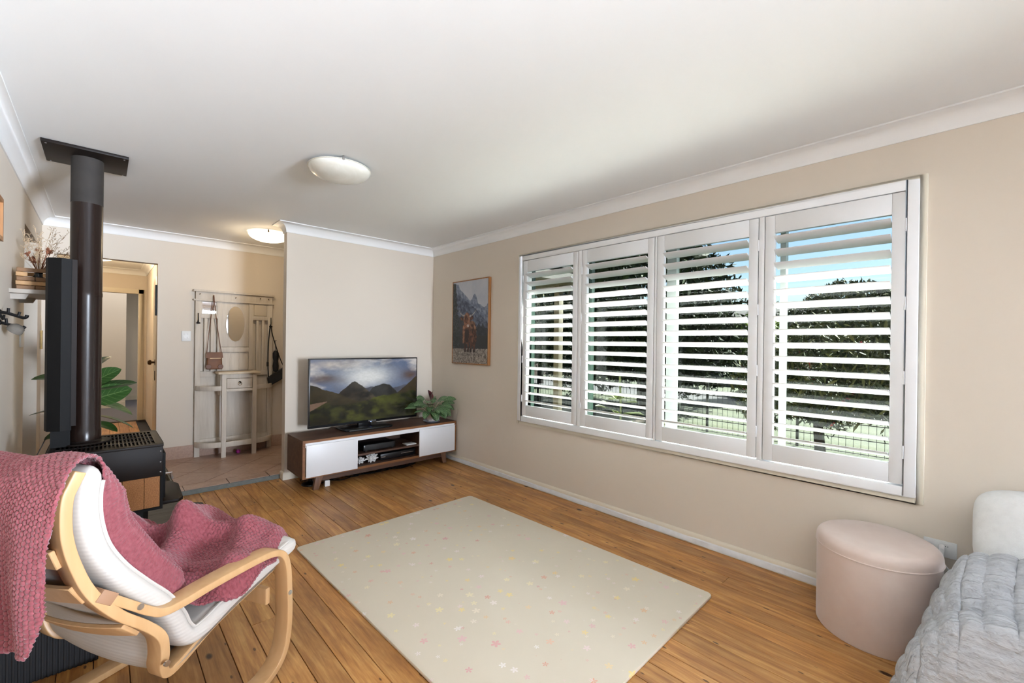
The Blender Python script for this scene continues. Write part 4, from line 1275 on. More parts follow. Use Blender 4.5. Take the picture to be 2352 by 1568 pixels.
# the outward side: behind at the rear hang, in front of the cushion, above the seat
Lk = [L[min(len(L) - 1, i * 40)] for i in range(len(PT))]
near = np.interp(ll, Lk, [.030, .066, .060, .074, .078, .040, -.005, -.045, -.066, -.074, -.080, -.080, -.075, -.070, -.055, -.02, .008, .006, -.012, -.055, -.09, -.10])
far = np.interp(ll, Lk, [-.56, -.57, -.58, -.59, -.6, -.6, -.6, -.58, -.56, -.55, -.55, -.56, -.58, -.62, -.66, -.67, -.67, -.66, -.62, -.55, -.50, -.48])
NW = int(.60 / step)
q = np.linspace(0, 1, NW)[None, :]
Wg = near[:, None] + (far - near)[:, None] * q
lg = np.repeat(ll[:, None], NW, 1)
lr, lt_, ls = Lk[5], Lk[7], Lk[14]
rear = np.clip((lr - lg) / .12, 0, 1); front = np.clip((lg - lt_) / .12, 0, 1) * np.clip((ls - lg) / .1, 0, 1); seat = np.clip((lg - ls + .06) / .14, 0, 1)
wob = (vnoise(Wg * 6, lg * 4, 3, 3) - .5)
fold_rear = .014 * np.sin(Wg * 34 + lg * 3 + 1.0) * np.clip((lr - lg) / .35, 0, 1) + .02 * wob
fold_front = .004 + .055 * np.abs(np.sin((near[:, None] - Wg) / (.095 + .015 * np.sin(lg * 4)) * PI)) ** .8 + .014 * wob
ang = Wg * 24 + (lg - ls) * 15 + 2.0 * vnoise(Wg * 5, lg * 5, 8, 2)
ridg = (.5 + .5 * np.sin(ang)) ** 2
ridg2 = (.5 + .5 * np.sin(Wg * 13 - (lg - ls) * 26 + 1.5 * vnoise(Wg * 4, lg * 4, 5, 2))) ** 2
lump = np.clip((-Wg - .12) / .35, 0, 1)
edge_in = np.clip((Wg + .66) / .06, 0, 1)
fold_seat = (.095 * ridg + .075 * ridg2) * (.35 + .8 * lump) * np.clip((L[-1] - lg) / .12, 0.1, 1)
off = .010 - .026 * front * np.exp(-((near[:, None] - Wg) / .022) ** 2) + rear * fold_rear + front * fold_front + seat * fold_seat
# seat: near edge rolls down beside the rail, far edge too
drop = seat * (.045 * np.exp(-((Wg - near[:, None]) / .030) ** 2) + .03 * np.exp(-((Wg - far[:, None]) / .04) ** 2))
# knit stitches
pit = .0118
jj = np.floor(-Wg / pit)
a = lg / pit + .5 * (jj % 2)
kn = np.abs(np.sin(PI * a)) ** .7 * np.abs(np.sin(PI * Wg / pit)) ** .6
off = off + .0048 * kn + .0012 * np.sin(2 * PI * a) * np.sin(PI * Wg / pit)
# border ribbing thicker at the hem
hem = np.exp(-(lg / .03) ** 2) + np.exp(-((lg - L[-1]) / .03) ** 2)
off = off + .004 * hem
SG = S0[:, None] + nS[:, None] * off
ZG = Z0[:, None] + nZ[:, None] * off - drop
# ragged hem
SG = SG + .0
ZG[:, :] += (.050 * np.clip((Wg + .03) / .09, 0, 1) - .010 - .006 * np.sin(Wg * 40)) * np.exp(-lg / .12)
ZG = ZG - .030 * np.clip((-Wg - .10) / .16, 0, 1) * np.exp(-((lg - Lk[6]) / .22) ** 2)
P = cwa(SG, Wg, ZG)
P[..., 0] = np.maximum(P[..., 0], XL + .012)
th_o = fastgrid('knitted_throw', P, 'pink_knit', org=tuple(cw(-.3, -.3, .45)))
tag(th_o, 'dusty pink chunky knitted throw draped over the armchair', 'throw')
md = th_o.modifiers.new('thickness', 'SOLIDIFY'); md.thickness = .006; md.offset = -1

# ---- dark ribbed box behind the chair
rb = thing('ribbed_basket', (-.2, 2.6, 0), 'dark grey ribbed storage basket behind the armchair', 'basket')
poly = []
x0_, x1_, y0_, y1_ = -.385, .0, 2.44, 2.80
nr = 26
for i in range(nr * 4):
    f_ = i / (nr * 4)
    poly.append((x0_ + (x1_ - x0_) * f_, y0_ + (.0045 if (i % 4) < 2 else 0)))
ny = 24
for i in range(ny * 4):
    f_ = i / (ny * 4)
    poly.append((x1_ - (.0045 if (i % 4) < 2 else 0), y0_ + (y1_ - y0_) * f_))
poly += [(x1_, y1_), (x0_, y1_)]
plain('charcoal_felt', srgb(46, 46, 48), .8, var=.08)
MB().zprism(poly, 0, .30).build('ribbed_wall', 'charcoal_felt', rb)
MB().box(x0_ - .003, x1_ + .003, y0_ - .003, y1_ + .003, .30, .325).build('rim', 'charcoal_felt', rb, bevel=.006)
# ================================================================== play mat
def mat_mat():
    t = NT('floral_mat')
    base = srgb(218, 208, 190)
    vec = t.coord()
    col = t.mix(t.noise(vec, 3, 3), srgb(222, 210, 190), srgb(231, 220, 201))
    def layer(col, scale, rad, seed, stops, petals, thick, keep):
        v = t.n('VectorMath', operation='ADD', i={0: vec, 1: (seed, seed * 1.7, 0)}).outputs[0]
        vo = t.n('TexVoronoi', voronoi_dimensions='2D', i={'Vector': v, 'Scale': scale, 'Randomness': .9})
        sub = t.n('VectorMath', operation='SUBTRACT', i={0: v, 1: vo.outputs['Position']}).outputs[0]
        sp = t.n('SeparateXYZ'); t.t.links.new(sub, sp.inputs[0])
        sc_ = t.n('SeparateColor'); t.t.links.new(vo.outputs['Color'], sc_.inputs[0])
        ang = t.math('ARCTAN2', sp.outputs['Y'], sp.outputs['X'])
        r_ = t.n('VectorMath', operation='LENGTH', i={0: sub}).outputs['Value']
        size = t.math('MULTIPLY_ADD', sc_.outputs[1], rad * .6, rad * .55)
        rn = t.math('DIVIDE', r_, size)
        pe = t.math('ABSOLUTE', t.math('COSINE', t.math('MULTIPLY_ADD', ang, petals / 2, t.math('MULTIPLY', sc_.outputs[2], 6.0))))
        lim = t.math('MULTIPLY_ADD', pe, .42, .58)
        inside = t.math('LESS_THAN', rn, lim)
        on = t.math('LESS_THAN', sc_.outputs[0], keep)
        f_ = t.math('MULTIPLY', t.math('MULTIPLY', inside, on), thick)
        petal = t.ramp(sc_.outputs[2], stops)
        col = t.mix(f_, col, petal)
        cen = t.math('MULTIPLY', t.math('LESS_THAN', rn, .28), on)
        cc_ = t.ramp(sc_.outputs[1], [(0, srgb(196, 150, 96)), (.4, srgb(190, 110, 110)), (.7, srgb(150, 140, 120)), (1, srgb(200, 120, 120))])
        return t.mix(t.math('MULTIPLY', cen, .75), col, cc_)
    cols = [(0, srgb(248, 236, 238)), (.2, srgb(244, 230, 170)), (.38, srgb(232, 176, 176)), (.55, srgb(250, 244, 240)), (.72, srgb(222, 140, 146)), (.88, srgb(246, 224, 150))]
    for (s_, r_, sd, p_, k_) in ((8, .024, 0, 5, .85), (10, .020, 3.3, 5, .9), (12, .016, 7.1, 5, .95), (14, .013, 15.7, 6, .95), (18, .009, 9.7, 4, 1.0)):
        col = layer(col, s_, r_, sd, cols, p_, .85, k_)
    # little green sprigs
    v = t.n('VectorMath', operation='ADD', i={0: vec, 1: (21, 4, 0)}).outputs[0]
    vo = t.n('TexVoronoi', voronoi_dimensions='2D', i={'Vector': v, 'Scale': 19, 'Randomness': 1})
    sub = t.n('VectorMath', operation='SUBTRACT', i={0: v, 1: vo.outputs['Position']}).outputs[0]
    rot = t.n('VectorRotate', rotation_type='Z_AXIS', i={'Vector': sub, 'Angle': t.math('MULTIPLY', vo.outputs['Color'], 6.28)}).outputs[0]
    st = t.n('VectorMath', operation='MULTIPLY', i={0: rot, 1: (1, 3.2, 1)}).outputs[0]
    ln = t.n('VectorMath', operation='LENGTH', i={0: st}).outputs['Value']
    col = t.mix(t.math('MULTIPLY', t.math('LESS_THAN', ln, .008), .6), col, srgb(150, 158, 134))
    t.set(Base_Color=col, Roughness=.55)
    t.bump(t.noise(vec, 500, 2), .05, .001)
mat_mat()
ra = math.atan2(2.314 - 2.272, 2.916 - .923)
rc = Vector((1.600, 1.925, 0))
e1 = Vector((math.cos(ra), math.sin(ra), 0)); e2 = Vector((-math.sin(-ra) * -1, 0, 0))
e2 = Vector((-math.sin(ra), math.cos(ra), 0))
hw, hl, rr_ = .693, 1.005, .03
poly = []
for sx, sy, a0 in ((1, -1, -90), (1, 1, 0), (-1, 1, 90), (-1, -1, 180)):
    for k in range(6):
        a = R(a0 + 18 * k)
        p = e1 * (sx * (hw - rr_) + math.cos(a) * rr_) + e2 * (sy * (hl - rr_) + math.sin(a) * rr_)
        poly.append((rc.x + p.x, rc.y + p.y))
pm = MB().zprism(poly, 0.0, .015).build('play_mat', 'floral_mat', org=tuple(rc), bevel=.004)
tag(pm, 'cream padded play mat printed with small pastel flowers on the floor', 'rug')

# ================================================================== pouf
t = NT('pink_velvet')
n = t.noise(t.coord(), 3.5, 4, .6)
t.set(Base_Color=t.ramp(n, [(.35, srgb(222, 200, 188)), (.65, srgb(232, 214, 203))]), Roughness=.75, Sheen_Weight=.5, Sheen_Roughness=.4)
pf = thing('pouf', (2.604, .315, 0), 'round pale pink velvet pouf under the right end of the window', 'pouf')
pr_ = [(0, 0), (.222, 0), (.226, .006), (.226, .36), (.2275, .375)]
MB().lathe(pr_, (2.604, .315, 0), 72).build('body', 'pink_velvet', pf, smooth=True)
top_ = [(.2275, .377), (.2275, .385)] + [(.2275 - .03 * (1 - math.cos(R(a))), .395 + .034 * math.sin(R(a))) for a in range(0, 91, 15)] + [(.12, .434), (0, .436)]
MB().lathe(top_, (2.604, .315, 0), 72).build('lid', 'pink_velvet', pf, smooth=True)
MB().tube([(2.604 + .2278 * math.cos(a), .315 + .2278 * math.sin(a), .376) for a in np.linspace(0, 2 * PI, 73)], .003, 6).build('piping', 'pink_velvet', pf, smooth=True)

# ---- power point and charging cable on the window wall
ou = thing('power_outlet', (XW, .112, .374), 'white double power point on the window wall beside the pouf', 'power outlet')
MB().box(XW - .011, XW, .056, .169, .338, .411).build('plate', 'plastic_white', ou, bevel=.002)
MB().box(XW - .0125, XW - .011, .072, .098, .392, .402).build('switch', 'plastic_white', ou)
MB().box(XW - .0125, XW - .011, .128, .152, .392, .402).build('switch', 'plastic_white', ou)
for a in (.094, .086):
    MB().box(XW - .0118, XW - .0105, a - .0012, a + .0012, .388, .396).build('socket_slot', 'black_matt', ou)
ck = thing('charging_cable', (XW - .03, .118, .36), 'white charging cable plugged into the power point by the pouf', 'cable')
MB().tube([(XW - .011, .106, .386), (XW - .042, .105, .380), (XW - .050, .104, .358)], [.011, .010, .006], 10).build('plug', 'plastic_white', ck, smooth=True)
MB().tube(spline([(XW - .050, .104, .358), (XW - .048, .102, .33), (XW - .046, .080, .297), (XW - .046, .055, .272), (XW - .045, .038, .235), (XW - .040, .034, .12), (XW - .035, .036, .004)], 6), .0028, 6).build('cord', 'plastic_white', ck, smooth=True)

# ================================================================== sofa corner
plain('boucle_white', srgb(236, 236, 234), .95, var=.03, vscale=40, bump=.5, bscale=320)
so = thing('sofa', (2.35, -.9, 0), 'white sofa at the right edge of the picture', 'sofa')
MB().box(2.0, 2.79, -1.9, .02, .06, .30).build('base', 'boucle_white', so, bevel=.03, seg=3)
MB().box(2.00, 2.60, -1.1, .0, .30, .375).build('seat_cushion', 'boucle_white', so, bevel=.04, seg=3)
MB().box(2.66, 2.80, -1.9, .0, .30, .66).build('backrest', 'boucle_white', so, bevel=.05, seg=3)
for q in ((2.03, -.03), (2.03, -1.85), (2.75, -.03), (2.75, -1.85)):
    MB().lathe([(.02, 0), (.025, .06)], (q[0], q[1], 0), 12).build('leg', 'walnut', so)
cu = MB()
N = 28
Pc = np.zeros((N + 1, N * 2 + 1, 3))
for i in range(N + 1):
    for j in range(N * 2 + 1):
        th_ = -PI / 2 + PI * i / N; ph = 2 * PI * j / (N * 2)
        f_ = lambda v_, e_: math.copysign(abs(v_) ** e_, v_)
        x_ = .085 * f_(math.sin(ph), 1.0) * f_(math.cos(th_), .42)
        y_ = .27 * f_(math.cos(ph), .42) * f_(math.cos(th_), .42)
        z_ = .165 * f_(math.sin(th_), .42)
        Pc[i, j] = (2.575 + x_ + z_ * .25, -.262 + y_, .578 + z_)
tag(fastgrid('cushion', Pc, 'boucle_white', org=(2.57, -.27, .43)), 'plump white cushion leaning on the sofa back above the grey throw', 'cushion')
t = NT('grey_muslin')
vec = t.coord()
w1 = t.n('TexWave', wave_type='BANDS', bands_direction='X', i={'Vector': vec, 'Scale': 16, 'Distortion': 6, 'Detail': 3, 'Detail Scale': 2}).outputs['Fac']
n1 = t.noise(t.coord((1, .25, 1)), 60, 3, .6)
hh = t.math('ADD', t.math('MULTIPLY', w1, .5), n1)
t.set(Base_Color=t.ramp(n1, [(.3, srgb(172, 175, 180)), (.7, srgb(196, 199, 203))]), Roughness=.85)
t.bump(hh, .8, .008)
xs = np.linspace(1.70, 2.52, 220)
sec = np.array([(.150, .02), (.145, .12), (.128, .22), (.098, .31), (.055, .375), (.0, .405), (-.09, .425), (-.2, .435), (-.36, .44), (-.55, .44)])
Qs = spline(sec, 14)
X_, T_ = np.meshgrid(xs, np.linspace(0, 1, len(Qs)), indexing='ij')
Yb = np.repeat(Qs[None, :, 0], len(xs), 0); Zb = np.repeat(Qs[None, :, 1], len(xs), 0)
lift = .125 * np.exp(-((X_ - 2.33) / .14) ** 2) + .055 * np.exp(-((X_ - 1.95) / .10) ** 2) - .10 * np.exp(-((X_ - 2.12 - .25 * (Yb - .1)) / .045) ** 2)
topk = np.clip((.16 - Yb) / .12, 0, 1)
Zg = Zb + lift * topk + .012 * (vnoise(X_ * 22, Yb * 22, 4, 3) - .5)
Yg = Yb + .035 * np.exp(-((X_ - 1.93) / .14) ** 2) * (1 - topk) - .035 * np.clip((X_ - 2.2) / .3, 0, 1) + .012 * np.sin(X_ * 48 + 2 * vnoise(X_ * 5, Yb * 5, 2, 2)) * np.clip(1 - T_ * 1.6, 0, 1)
frontd = np.clip((1.92 - X_) / .2, 0, 1)
Zg = np.maximum(.012, Zg - frontd ** 1.6 * .40)
Xg = X_ + frontd * .16 * np.clip((1.92 - X_) / .2, 0, 1)
# quilted stitching grid: soft pillows between stitch lines
qd = (np.abs(np.sin(PI * X_ / .075)) * np.abs(np.sin(PI * (T_ * 1.02) / .085)))
Zg = Zg + .020 * np.sqrt(qd) * topk + .006 * np.sin(X_ * 150 + 6 * vnoise(X_ * 9, Yb * 9, 12, 2)) * topk * .4
Yg = Yg + .014 * np.sqrt(qd) * (1 - topk)
tw = fastgrid('muslin_throw', np.stack([Xg, Yg, Zg], -1), 'grey_muslin', org=(2.1, -.1, .02))
tag(tw, 'grey crinkled muslin throw heaped over the sofa corner', 'throw')
md = tw.modifiers.new('thickness', 'SOLIDIFY'); md.thickness = .008; md.offset = 1
# ================================================================== hall stand
wood('limewash', srgb(206, 194, 178), srgb(226, 216, 202), 'z', 9, .6, .3, .7, .04)
plain('limewash_top', srgb(224, 206, 178), .5, var=.06, vscale=12)
t = NT('mirror_glass'); t.set(Base_Color=(.92, .92, .92, 1), Metallic=1.0, Roughness=.02)
plain('iron_black', srgb(22, 20, 20), .45, .6, var=.1)
HB, HF = YF - .012, YF - .045        # back and front of the frame
hs = thing('hall_stand', (1.095, YF - .12, ZT), 'whitewashed wooden hall stand with oval mirror, drawer and curved rails', 'hall stand')
def hbox(name, x0, x1, z0, z1, y0=HF, y1=HB, mat='limewash', par=None, bevel=.002):
    return MB().box(x0, x1, y0, y1, z0, z1).build(name, mat, par or hs, bevel=bevel)
hbox('post', .724, .772, ZT, 1.735); hbox('post', 1.418, 1.466, ZT, 1.735)
hbox('header', .726, 1.464, 1.735, 1.822)
hbox('cornice', .706, 1.484, 1.818, 1.840, HF - .022, HB); hbox('cornice', .708, 1.482, 1.722, 1.738, HF - .014, HB)
hbox('inner_stile', .922, .962, .962, 1.722); hbox('inner_stile', 1.224, 1.266, .962, 1.722)
for x0, x1 in ((.772, .922), (1.266, 1.418)):
    hbox('rail', x0, x1, 1.535, 1.582); hbox('rail', x0, x1, .90, .958)
    hbox('rail', x0, x1, 1.716, 1.724)
    mr = hbox('square_mirror', x0 + .012, x1 - .012, 1.588, 1.712, HF + .014, HB, 'mirror_glass', bevel=0)
    for b in ((x0, x0 + .012, 1.582, 1.716), (x1 - .012, x1, 1.582, 1.716)):
        hbox('mirror_frame', b[0], b[1], b[2], b[3], HF + .006, HB, par=mr)
for x0 in (.803, .862, 1.299, 1.356):
    hbox('slat', x0, x0 + .026, .93, 1.56, HF + .004, HF + .026)
# door-like panel with an oval mirror
hbox('mirror_panel', .962, 1.224, 1.225, 1.722, HF + .008, HB - .004)
ov = MB().lathe([(0, 0), (.5, 0), (.5, .004), (0, .004)], (0, 0, 0), 56)
ov.v = [(1.092 + x_ * .176, HF + .0065 - z_ * .5, 1.482 + y_ * .392) for x_, y_, z_ in ov.v]
om = ov.build('oval_mirror', 'mirror_glass', hs)
MB().tube([(1.092 + .091 * math.cos(a), HF + .006, 1.482 + .199 * math.sin(a)) for a in np.linspace(0, 2 * PI, 57)], .004, 6).build('bead', 'limewash', om, smooth=True)
hbox('rail', .962, 1.224, 1.165, 1.222)
for k in range(3):
    hbox('lower_panel', .966 + k * .087, .966 + k * .087 + .082, .962, 1.162, HF + .010 + .001 * k, HB - .004)
for k in range(1, 3):
    hbox('muntin', .9605 + k * .087 - .004, .9605 + k * .087 + .006, .962, 1.165, HF + .004, HB - .006)
# table part
TF = 5.548
hbox('table_top', .898, 1.292, .934, .956, TF - .02, HF, 'limewash_top', bevel=.004)
hbox('apron_side', .925, .945, .70, .934, TF + .03, HF); hbox('apron_side', 1.245, 1.265, .70, .934, TF + .03, HF)
hbox('apron', .976, 1.221, .888, .934, TF + .004, TF + .022); hbox('apron', .976, 1.221, .745, .775, TF + .004, TF + .022)
dr_ = hbox('drawer', .980, 1.217, .779, .884, TF + .002, HF - .03)
MB().lathe([(0, 0), (.013, 0), (.013, -.004), (.006, -.008), (0, -.009)], (1.098, TF + .002, .842), 16, axis='y').build('knob', 'iron_black', dr_, smooth=True)
MB().tube([(1.098 + .016 * math.sin(a), TF - .007, .826 + .016 * math.cos(a)) for a in np.linspace(0, 2 * PI, 25)], .0028, 6).build('ring_pull', 'brass_dark', dr_, smooth=True)
for x0 in (.934, 1.221):
    hbox('leg', x0, x0 + .042, ZT, .934, TF, TF + .04)
def arc_rail(z0, z1, xe, xl, depth=.018, name='curved_rail'):
    """quarter-oval rail from a post (xe) to a front leg (xl)"""
    poly = []
    N = 14
    y_end, y_mid = TF + .02, HF + .01
    o_, i_ = [], []
    for k in range(N + 1):
        a = PI / 2 * k / N
        x_ = xl + (xe - xl) * math.sin(a); y_ = y_mid - (y_mid - y_end) * math.cos(a)
        nx, ny = math.sin(a) * (1 if xe > xl else -1), -math.cos(a)
        o_.append((x_ + nx * .0, y_ + ny * .0)); i_.append((x_ - nx * depth, y_ - ny * depth))
    MB().zprism(o_ + i_[::-1], z0, z1).build(name, 'limewash', hs, bevel=.0015)
for xe, xl in ((.726, .940), (1.464, 1.258)):
    arc_rail(.757, .805, xe, xl); arc_rail(.150, .205, xe, xl)
    N = 12
    sgn = 1 if xe > xl else -1
    poly = [(xl, HF)] + [(xl + (xe - xl) * math.sin(PI / 2 * k / N), HF + .01 - (HF + .01 - TF - .035) * math.cos(PI / 2 * k / N)) for k in range(N + 1)]
    MB().zprism(poly, .160, .172).build('umbrella_shelf', 'limewash', hs)
hbox('curved_rail', .976, 1.221, .150, .205, TF + .006, TF + .026)
hbox('umbrella_shelf', .94, 1.258, .160, .172, TF + .026, HF)
hbox('back_panel', .772, 1.418, .205, .90, HB - .012, HB - .006)
hbox('lower_rail', .772, 1.418, .165, .225)
for xx in (.930, 1.252):
    hbox('back_stile', xx - .012, xx + .02, .205, .90, HF + .012, HB - .012)
def hook(x_, z_):
    h = MB()
    h.tube([(x_, HF, z_), (x_, HF - .03, z_ - .012), (x_, HF - .038, z_ + .02), (x_, HF - .034, z_ + .085)], [.006, .006, .005, .004], 8)
    h.lathe([(0, -.012), (.018, -.006), (.018, .004), (0, .014)], (x_, HF - .03, z_ - .02), 12)
    h.build('coat_hook', 'iron_black', hs, smooth=True)
hook(.746, 1.50); hook(1.441, 1.485)
for x_, z_ in ((.76, 1.79), (1.09, 1.775), (1.335, 1.785), (1.42, 1.785), (.882, 1.775)):
    MB().tube([(x_, HF, z_), (x_, HF - .022, z_ + .004)], .005, 8).build('peg', 'brass_dark', hs, smooth=True)

# ---- bags
plain('leather_brown', srgb(122, 78, 46), .55, var=.15, vscale=14, bump=.15, bscale=140)
plain('leather_strap', srgb(110, 66, 40), .5, var=.1)
plain('nylon_black', srgb(22, 22, 25), .6, var=.15, bump=.1)
bg_ = thing('brown_handbag', (.89, 5.70, .975), 'small brown leather crossbody bag hanging on the hall stand', 'bag')
MB().add([(.816, 5.70, .98), (.965, 5.70, .98), (.965, 5.745, .98), (.816, 5.745, .98), (.826, 5.712, 1.155), (.955, 5.712, 1.155), (.955, 5.74, 1.155), (.826, 5.74, 1.155)],
         [(0, 3, 2, 1), (4, 5, 6, 7), (0, 1, 5, 4), (1, 2, 6, 5), (2, 3, 7, 6), (3, 0, 4, 7)]).build('body', 'leather_brown', bg_, bevel=.012, seg=3)
MB().add([(.812, 5.706, 1.105), (.969, 5.706, 1.105), (.962, 5.742, 1.166), (.820, 5.742, 1.166), (.820, 5.708, 1.164), (.962, 5.708, 1.164)], [(0, 1, 5, 4), (4, 5, 2, 3)]).build('flap', 'leather_brown', bg_)
MB().box(.845, .945, 5.697, 5.701, 1.098, 1.104).build('zip', 'brass_dark', bg_)
for xx in (.836, .944):
    MB().lathe([(0, 0), (.026, 0), (.024, -.004), (0, -.005)], (xx, 5.699, 1.01), 20, axis='y').build('corner_patch', 'leather_strap', bg_, smooth=True)
MB().tube(spline([(.822, 5.725, 1.15), (.842, 5.735, 1.40), (.872, 5.738, 1.66), (.882, 5.74, 1.79), (.892, 5.738, 1.66), (.922, 5.735, 1.40), (.955, 5.725, 1.15)], 8), .0035, 6).build('strap', 'leather_strap', bg_, smooth=True)
bb = thing('black_bag', (1.49, 5.70, .77), 'black shoulder bag on a long strap hanging at the right of the hall stand', 'bag')
mbk = MB().add([(1.405, 5.69, .865), (1.425, 5.69, .765), (1.595, 5.69, .865), (1.585, 5.69, .99), (1.405, 5.75, .865), (1.425, 5.75, .765), (1.595, 5.75, .865), (1.585, 5.75, .99)],
               [(0, 1, 2, 3), (7, 6, 5, 4), (0, 4, 5, 1), (1, 5, 6, 2), (2, 6, 7, 3), (3, 7, 4, 0)])
mbk.build('body', 'nylon_black', bb, bevel=.01, seg=3)
MB().add([(1.43, 5.686, .88), (1.448, 5.686, .80), (1.59, 5.686, .875), (1.582, 5.686, .985)], [(0, 1, 2, 3)]).build('flap', 'nylon_black', bb)
MB().tube(spline([(1.42, 5.72, .86), (1.412, 5.72, 1.05), (1.418, 5.725, 1.3), (1.438, 5.73, 1.475), (1.46, 5.725, 1.36), (1.53, 5.72, 1.12), (1.585, 5.72, .98)], 8), .006, 6).build('strap', 'nylon_black', bb, smooth=True)
MB().box(1.398, 1.42, 5.712, 5.726, 1.00, 1.05).build('buckle', 'plastic_black', bb, bevel=.003)
um = thing('umbrella', (1.50, 5.74, .92), 'folded black umbrella hanging behind the black shoulder bag', 'umbrella')
MB().lathe([(0, .93), (.03, .94), (.034, 1.0), (.026, 1.06), (.033, 1.10), (.034, 1.15), (.02, 1.18), (0, 1.185)], (1.505, 5.76, 0), 14).build('canopy', 'nylon_black', um, smooth=True)
MB().tube([(1.505, 5.76, 1.18), (1.498, 5.775, 1.30)], .003, 6).build('cord', 'nylon_black', um)
MB().tube([(1.480, 5.775, 1.30), (1.516, 5.775, 1.30)], .003, 6).build('toggle', 'iron_black', um)
plain('toy_magenta', srgb(176, 40, 140), .4, var=.1)
tag(MB().lathe([(0, 0), (.014, .003), (.022, .014), (.022, .026), (.014, .038), (0, .042)], (1.115, 5.68, ZT), 18).build('toy_ball', 'toy_magenta', org=(1.115, 5.68, ZT), smooth=True), 'tiny magenta ball on the tiles under the hall stand', 'ball')
# ---- power point on the far wall
ol = thing('power_outlet', (.651, YF, 1.335), 'white double power point on the far wall left of the hall stand', 'power outlet')
MB().box(.611, .691, YF - .010, YF, 1.283, 1.392).build('plate', 'plastic_white', ol, bevel=.002)
for z_ in (1.312, 1.352):
    MB().box(.630, .644, YF - .0125, YF - .010, z_, z_ + .018).build('rocker', 'plastic_white', ol, bevel=.001)
    MB().box(.658, .672, YF - .0125, YF - .010, z_, z_ + .018).build('rocker', 'plastic_white', ol, bevel=.001)

# ================================================================== ceiling lights
def frosted(name, emit, col=(1, .97, .9, 1)):
    t = NT(name)
    n = t.noise(t.coord(), 7, 4, .6, 1.5)
    t.set(Base_Color=t.ramp(n, [(.3, srgb(226, 222, 208)), (.7, srgb(240, 238, 228))]), Roughness=.25)
    if emit:
        t.set(Emission_Color=col, Emission_Strength=emit)
        t.m.cycles.emission_sampling = 'NONE'
frosted('alabaster_glass', 0); frosted('alabaster_lit', 1.0, (1, .86, .62, 1))
def ceiling_light(c, label, mat, watts):
    t_ = thing('ceiling_light', (c[0], c[1], H), label, 'ceiling light')
    prof = [(.18 * math.sin(R(a)), -.022 - .068 * math.cos(R(a))) for a in range(0, 91, 6)]
    prof = [(max(1e-6, r_), z_) for r_, z_ in prof] + [(.186, -.020), (.184, -.016), (.17, -.022)]
    MB().lathe(prof, (c[0], c[1], H), 56).build('glass_bowl', mat, t_, smooth=True)
    MB().lathe([(.0, 0), (.10, 0), (.10, -.012), (0, -.014)], (c[0], c[1], H), 32).build('ceiling_base', 'plastic_white', t_, smooth=True)
    for a in (R(135), R(255), R(15)):
        x_, y_ = c[0] + .184 * math.cos(a), c[1] + .184 * math.sin(a)
        MB().lathe([(0, -.028), (.007, -.025), (.008, -.015), (.005, -.008), (.004, 0)], (x_, y_, H), 12).build('clip', 'brass_dark' if watts else 'steel', t_, smooth=True)
    if watts:
        l = lamp('lamp', 'POINT', (0, 0, 0), watts, (1, .78, .5), shadow_soft_size=.06)
        l.parent = t_; l.location = (0, 0, -.15)
    return t_
ceiling_light((1.075, 2.77), 'unlit alabaster bowl ceiling light in the living room', 'alabaster_glass', 0)
ceiling_light((1.235, 5.02), 'lit alabaster ceiling light above the tiled entry', 'alabaster_lit', 2.4)
ceiling_light((-.045, 7.85), 'lit alabaster ceiling light in the hallway', 'alabaster_lit', 9)

# ================================================================== left wall things
plain('shelf_grey', srgb(172, 162, 150), .6, var=.05)
sf = thing('wall_shelf', (XL, 4.2, 1.56), 'grey-brown wooden shelf on the left wall behind the flue', 'shelf')
MB().box(XL, -.14, 3.90, 4.48, 1.563, 1.588).build('board', 'shelf_grey', sf, bevel=.002)
for y_ in (3.97, 4.36):
    MB().add([(XL, y_, 1.563), (XL, y_ + .03, 1.563), (XL + .075, y_, 1.563), (XL + .075, y_ + .03, 1.563), (XL, y_, 1.53), (XL, y_ + .03, 1.53), (XL + .06, y_, 1.532), (XL + .06, y_ + .03, 1.532)],
             [(0, 1, 3, 2), (4, 6, 7, 5), (0, 2, 6, 4), (1, 5, 7, 3), (0, 4, 5, 1), (2, 3, 7, 6)]).build('bracket', 'shelf_grey', sf)
bk = thing('woven_basket', (-.295, 4.08, 1.588), 'small woven cane basket on the left wall shelf', 'basket')
plain('cane', srgb(184, 142, 96), .6, var=.2, vscale=20)
plain('cane_dark', srgb(128, 92, 58), .6, var=.2, vscale=20)
BX0, BX1, BY0, BY1 = -.372, -.222, 3.94, 4.22
for k in range(5):
    z0_ = 1.589 + k * .0265
    e = .003 if k % 2 else 0
    if k < 3:
        bars = ((BX0, BX0 + .075), (BX0 + .077, BX1))
    elif k == 3:
        bars = ((BX0, BX0 + .042), (BX1 - .04, BX1))
    else:
        bars = ((BX0, BX1),)
    for a, b in bars:
        MB().box(a - e, b + e, BY0 - e, BY0 + .006, z0_, z0_ + .024).build('front_strip', 'cane' if k % 2 else 'cane_dark', bk, bevel=.002, seg=1)
    MB().box(BX1 - .006, BX1 + e, BY0 + .006, BY1, z0_, z0_ + .024).build('side_strip', 'cane', bk, bevel=.002, seg=1)
    MB().box(BX0 - e, BX0 + .006, BY0 + .006, BY1, z0_, z0_ + .024).build('side_strip', 'cane', bk, bevel=.002, seg=1)
    MB().box(BX0, BX1, BY1 - .006, BY1, z0_, z0_ + .024).build('rear_strip', 'cane', bk, bevel=.002, seg=1)
MB().box(BX0 + .004, BX1 - .004, BY0 + .004, BY1 - .004, 1.588, 1.593).build('bottom', 'cane_dark', bk)
df = thing('dried_flowers', (-.29, 4.05, 1.60), 'dried brown and beige flowers standing in the woven basket', 'dried flowers')
plain('dried_brown', srgb(130, 78, 52), .8, var=.25, vscale=40)
plain('dried_beige', srgb(196, 168, 134), .85, var=.15, vscale=40)
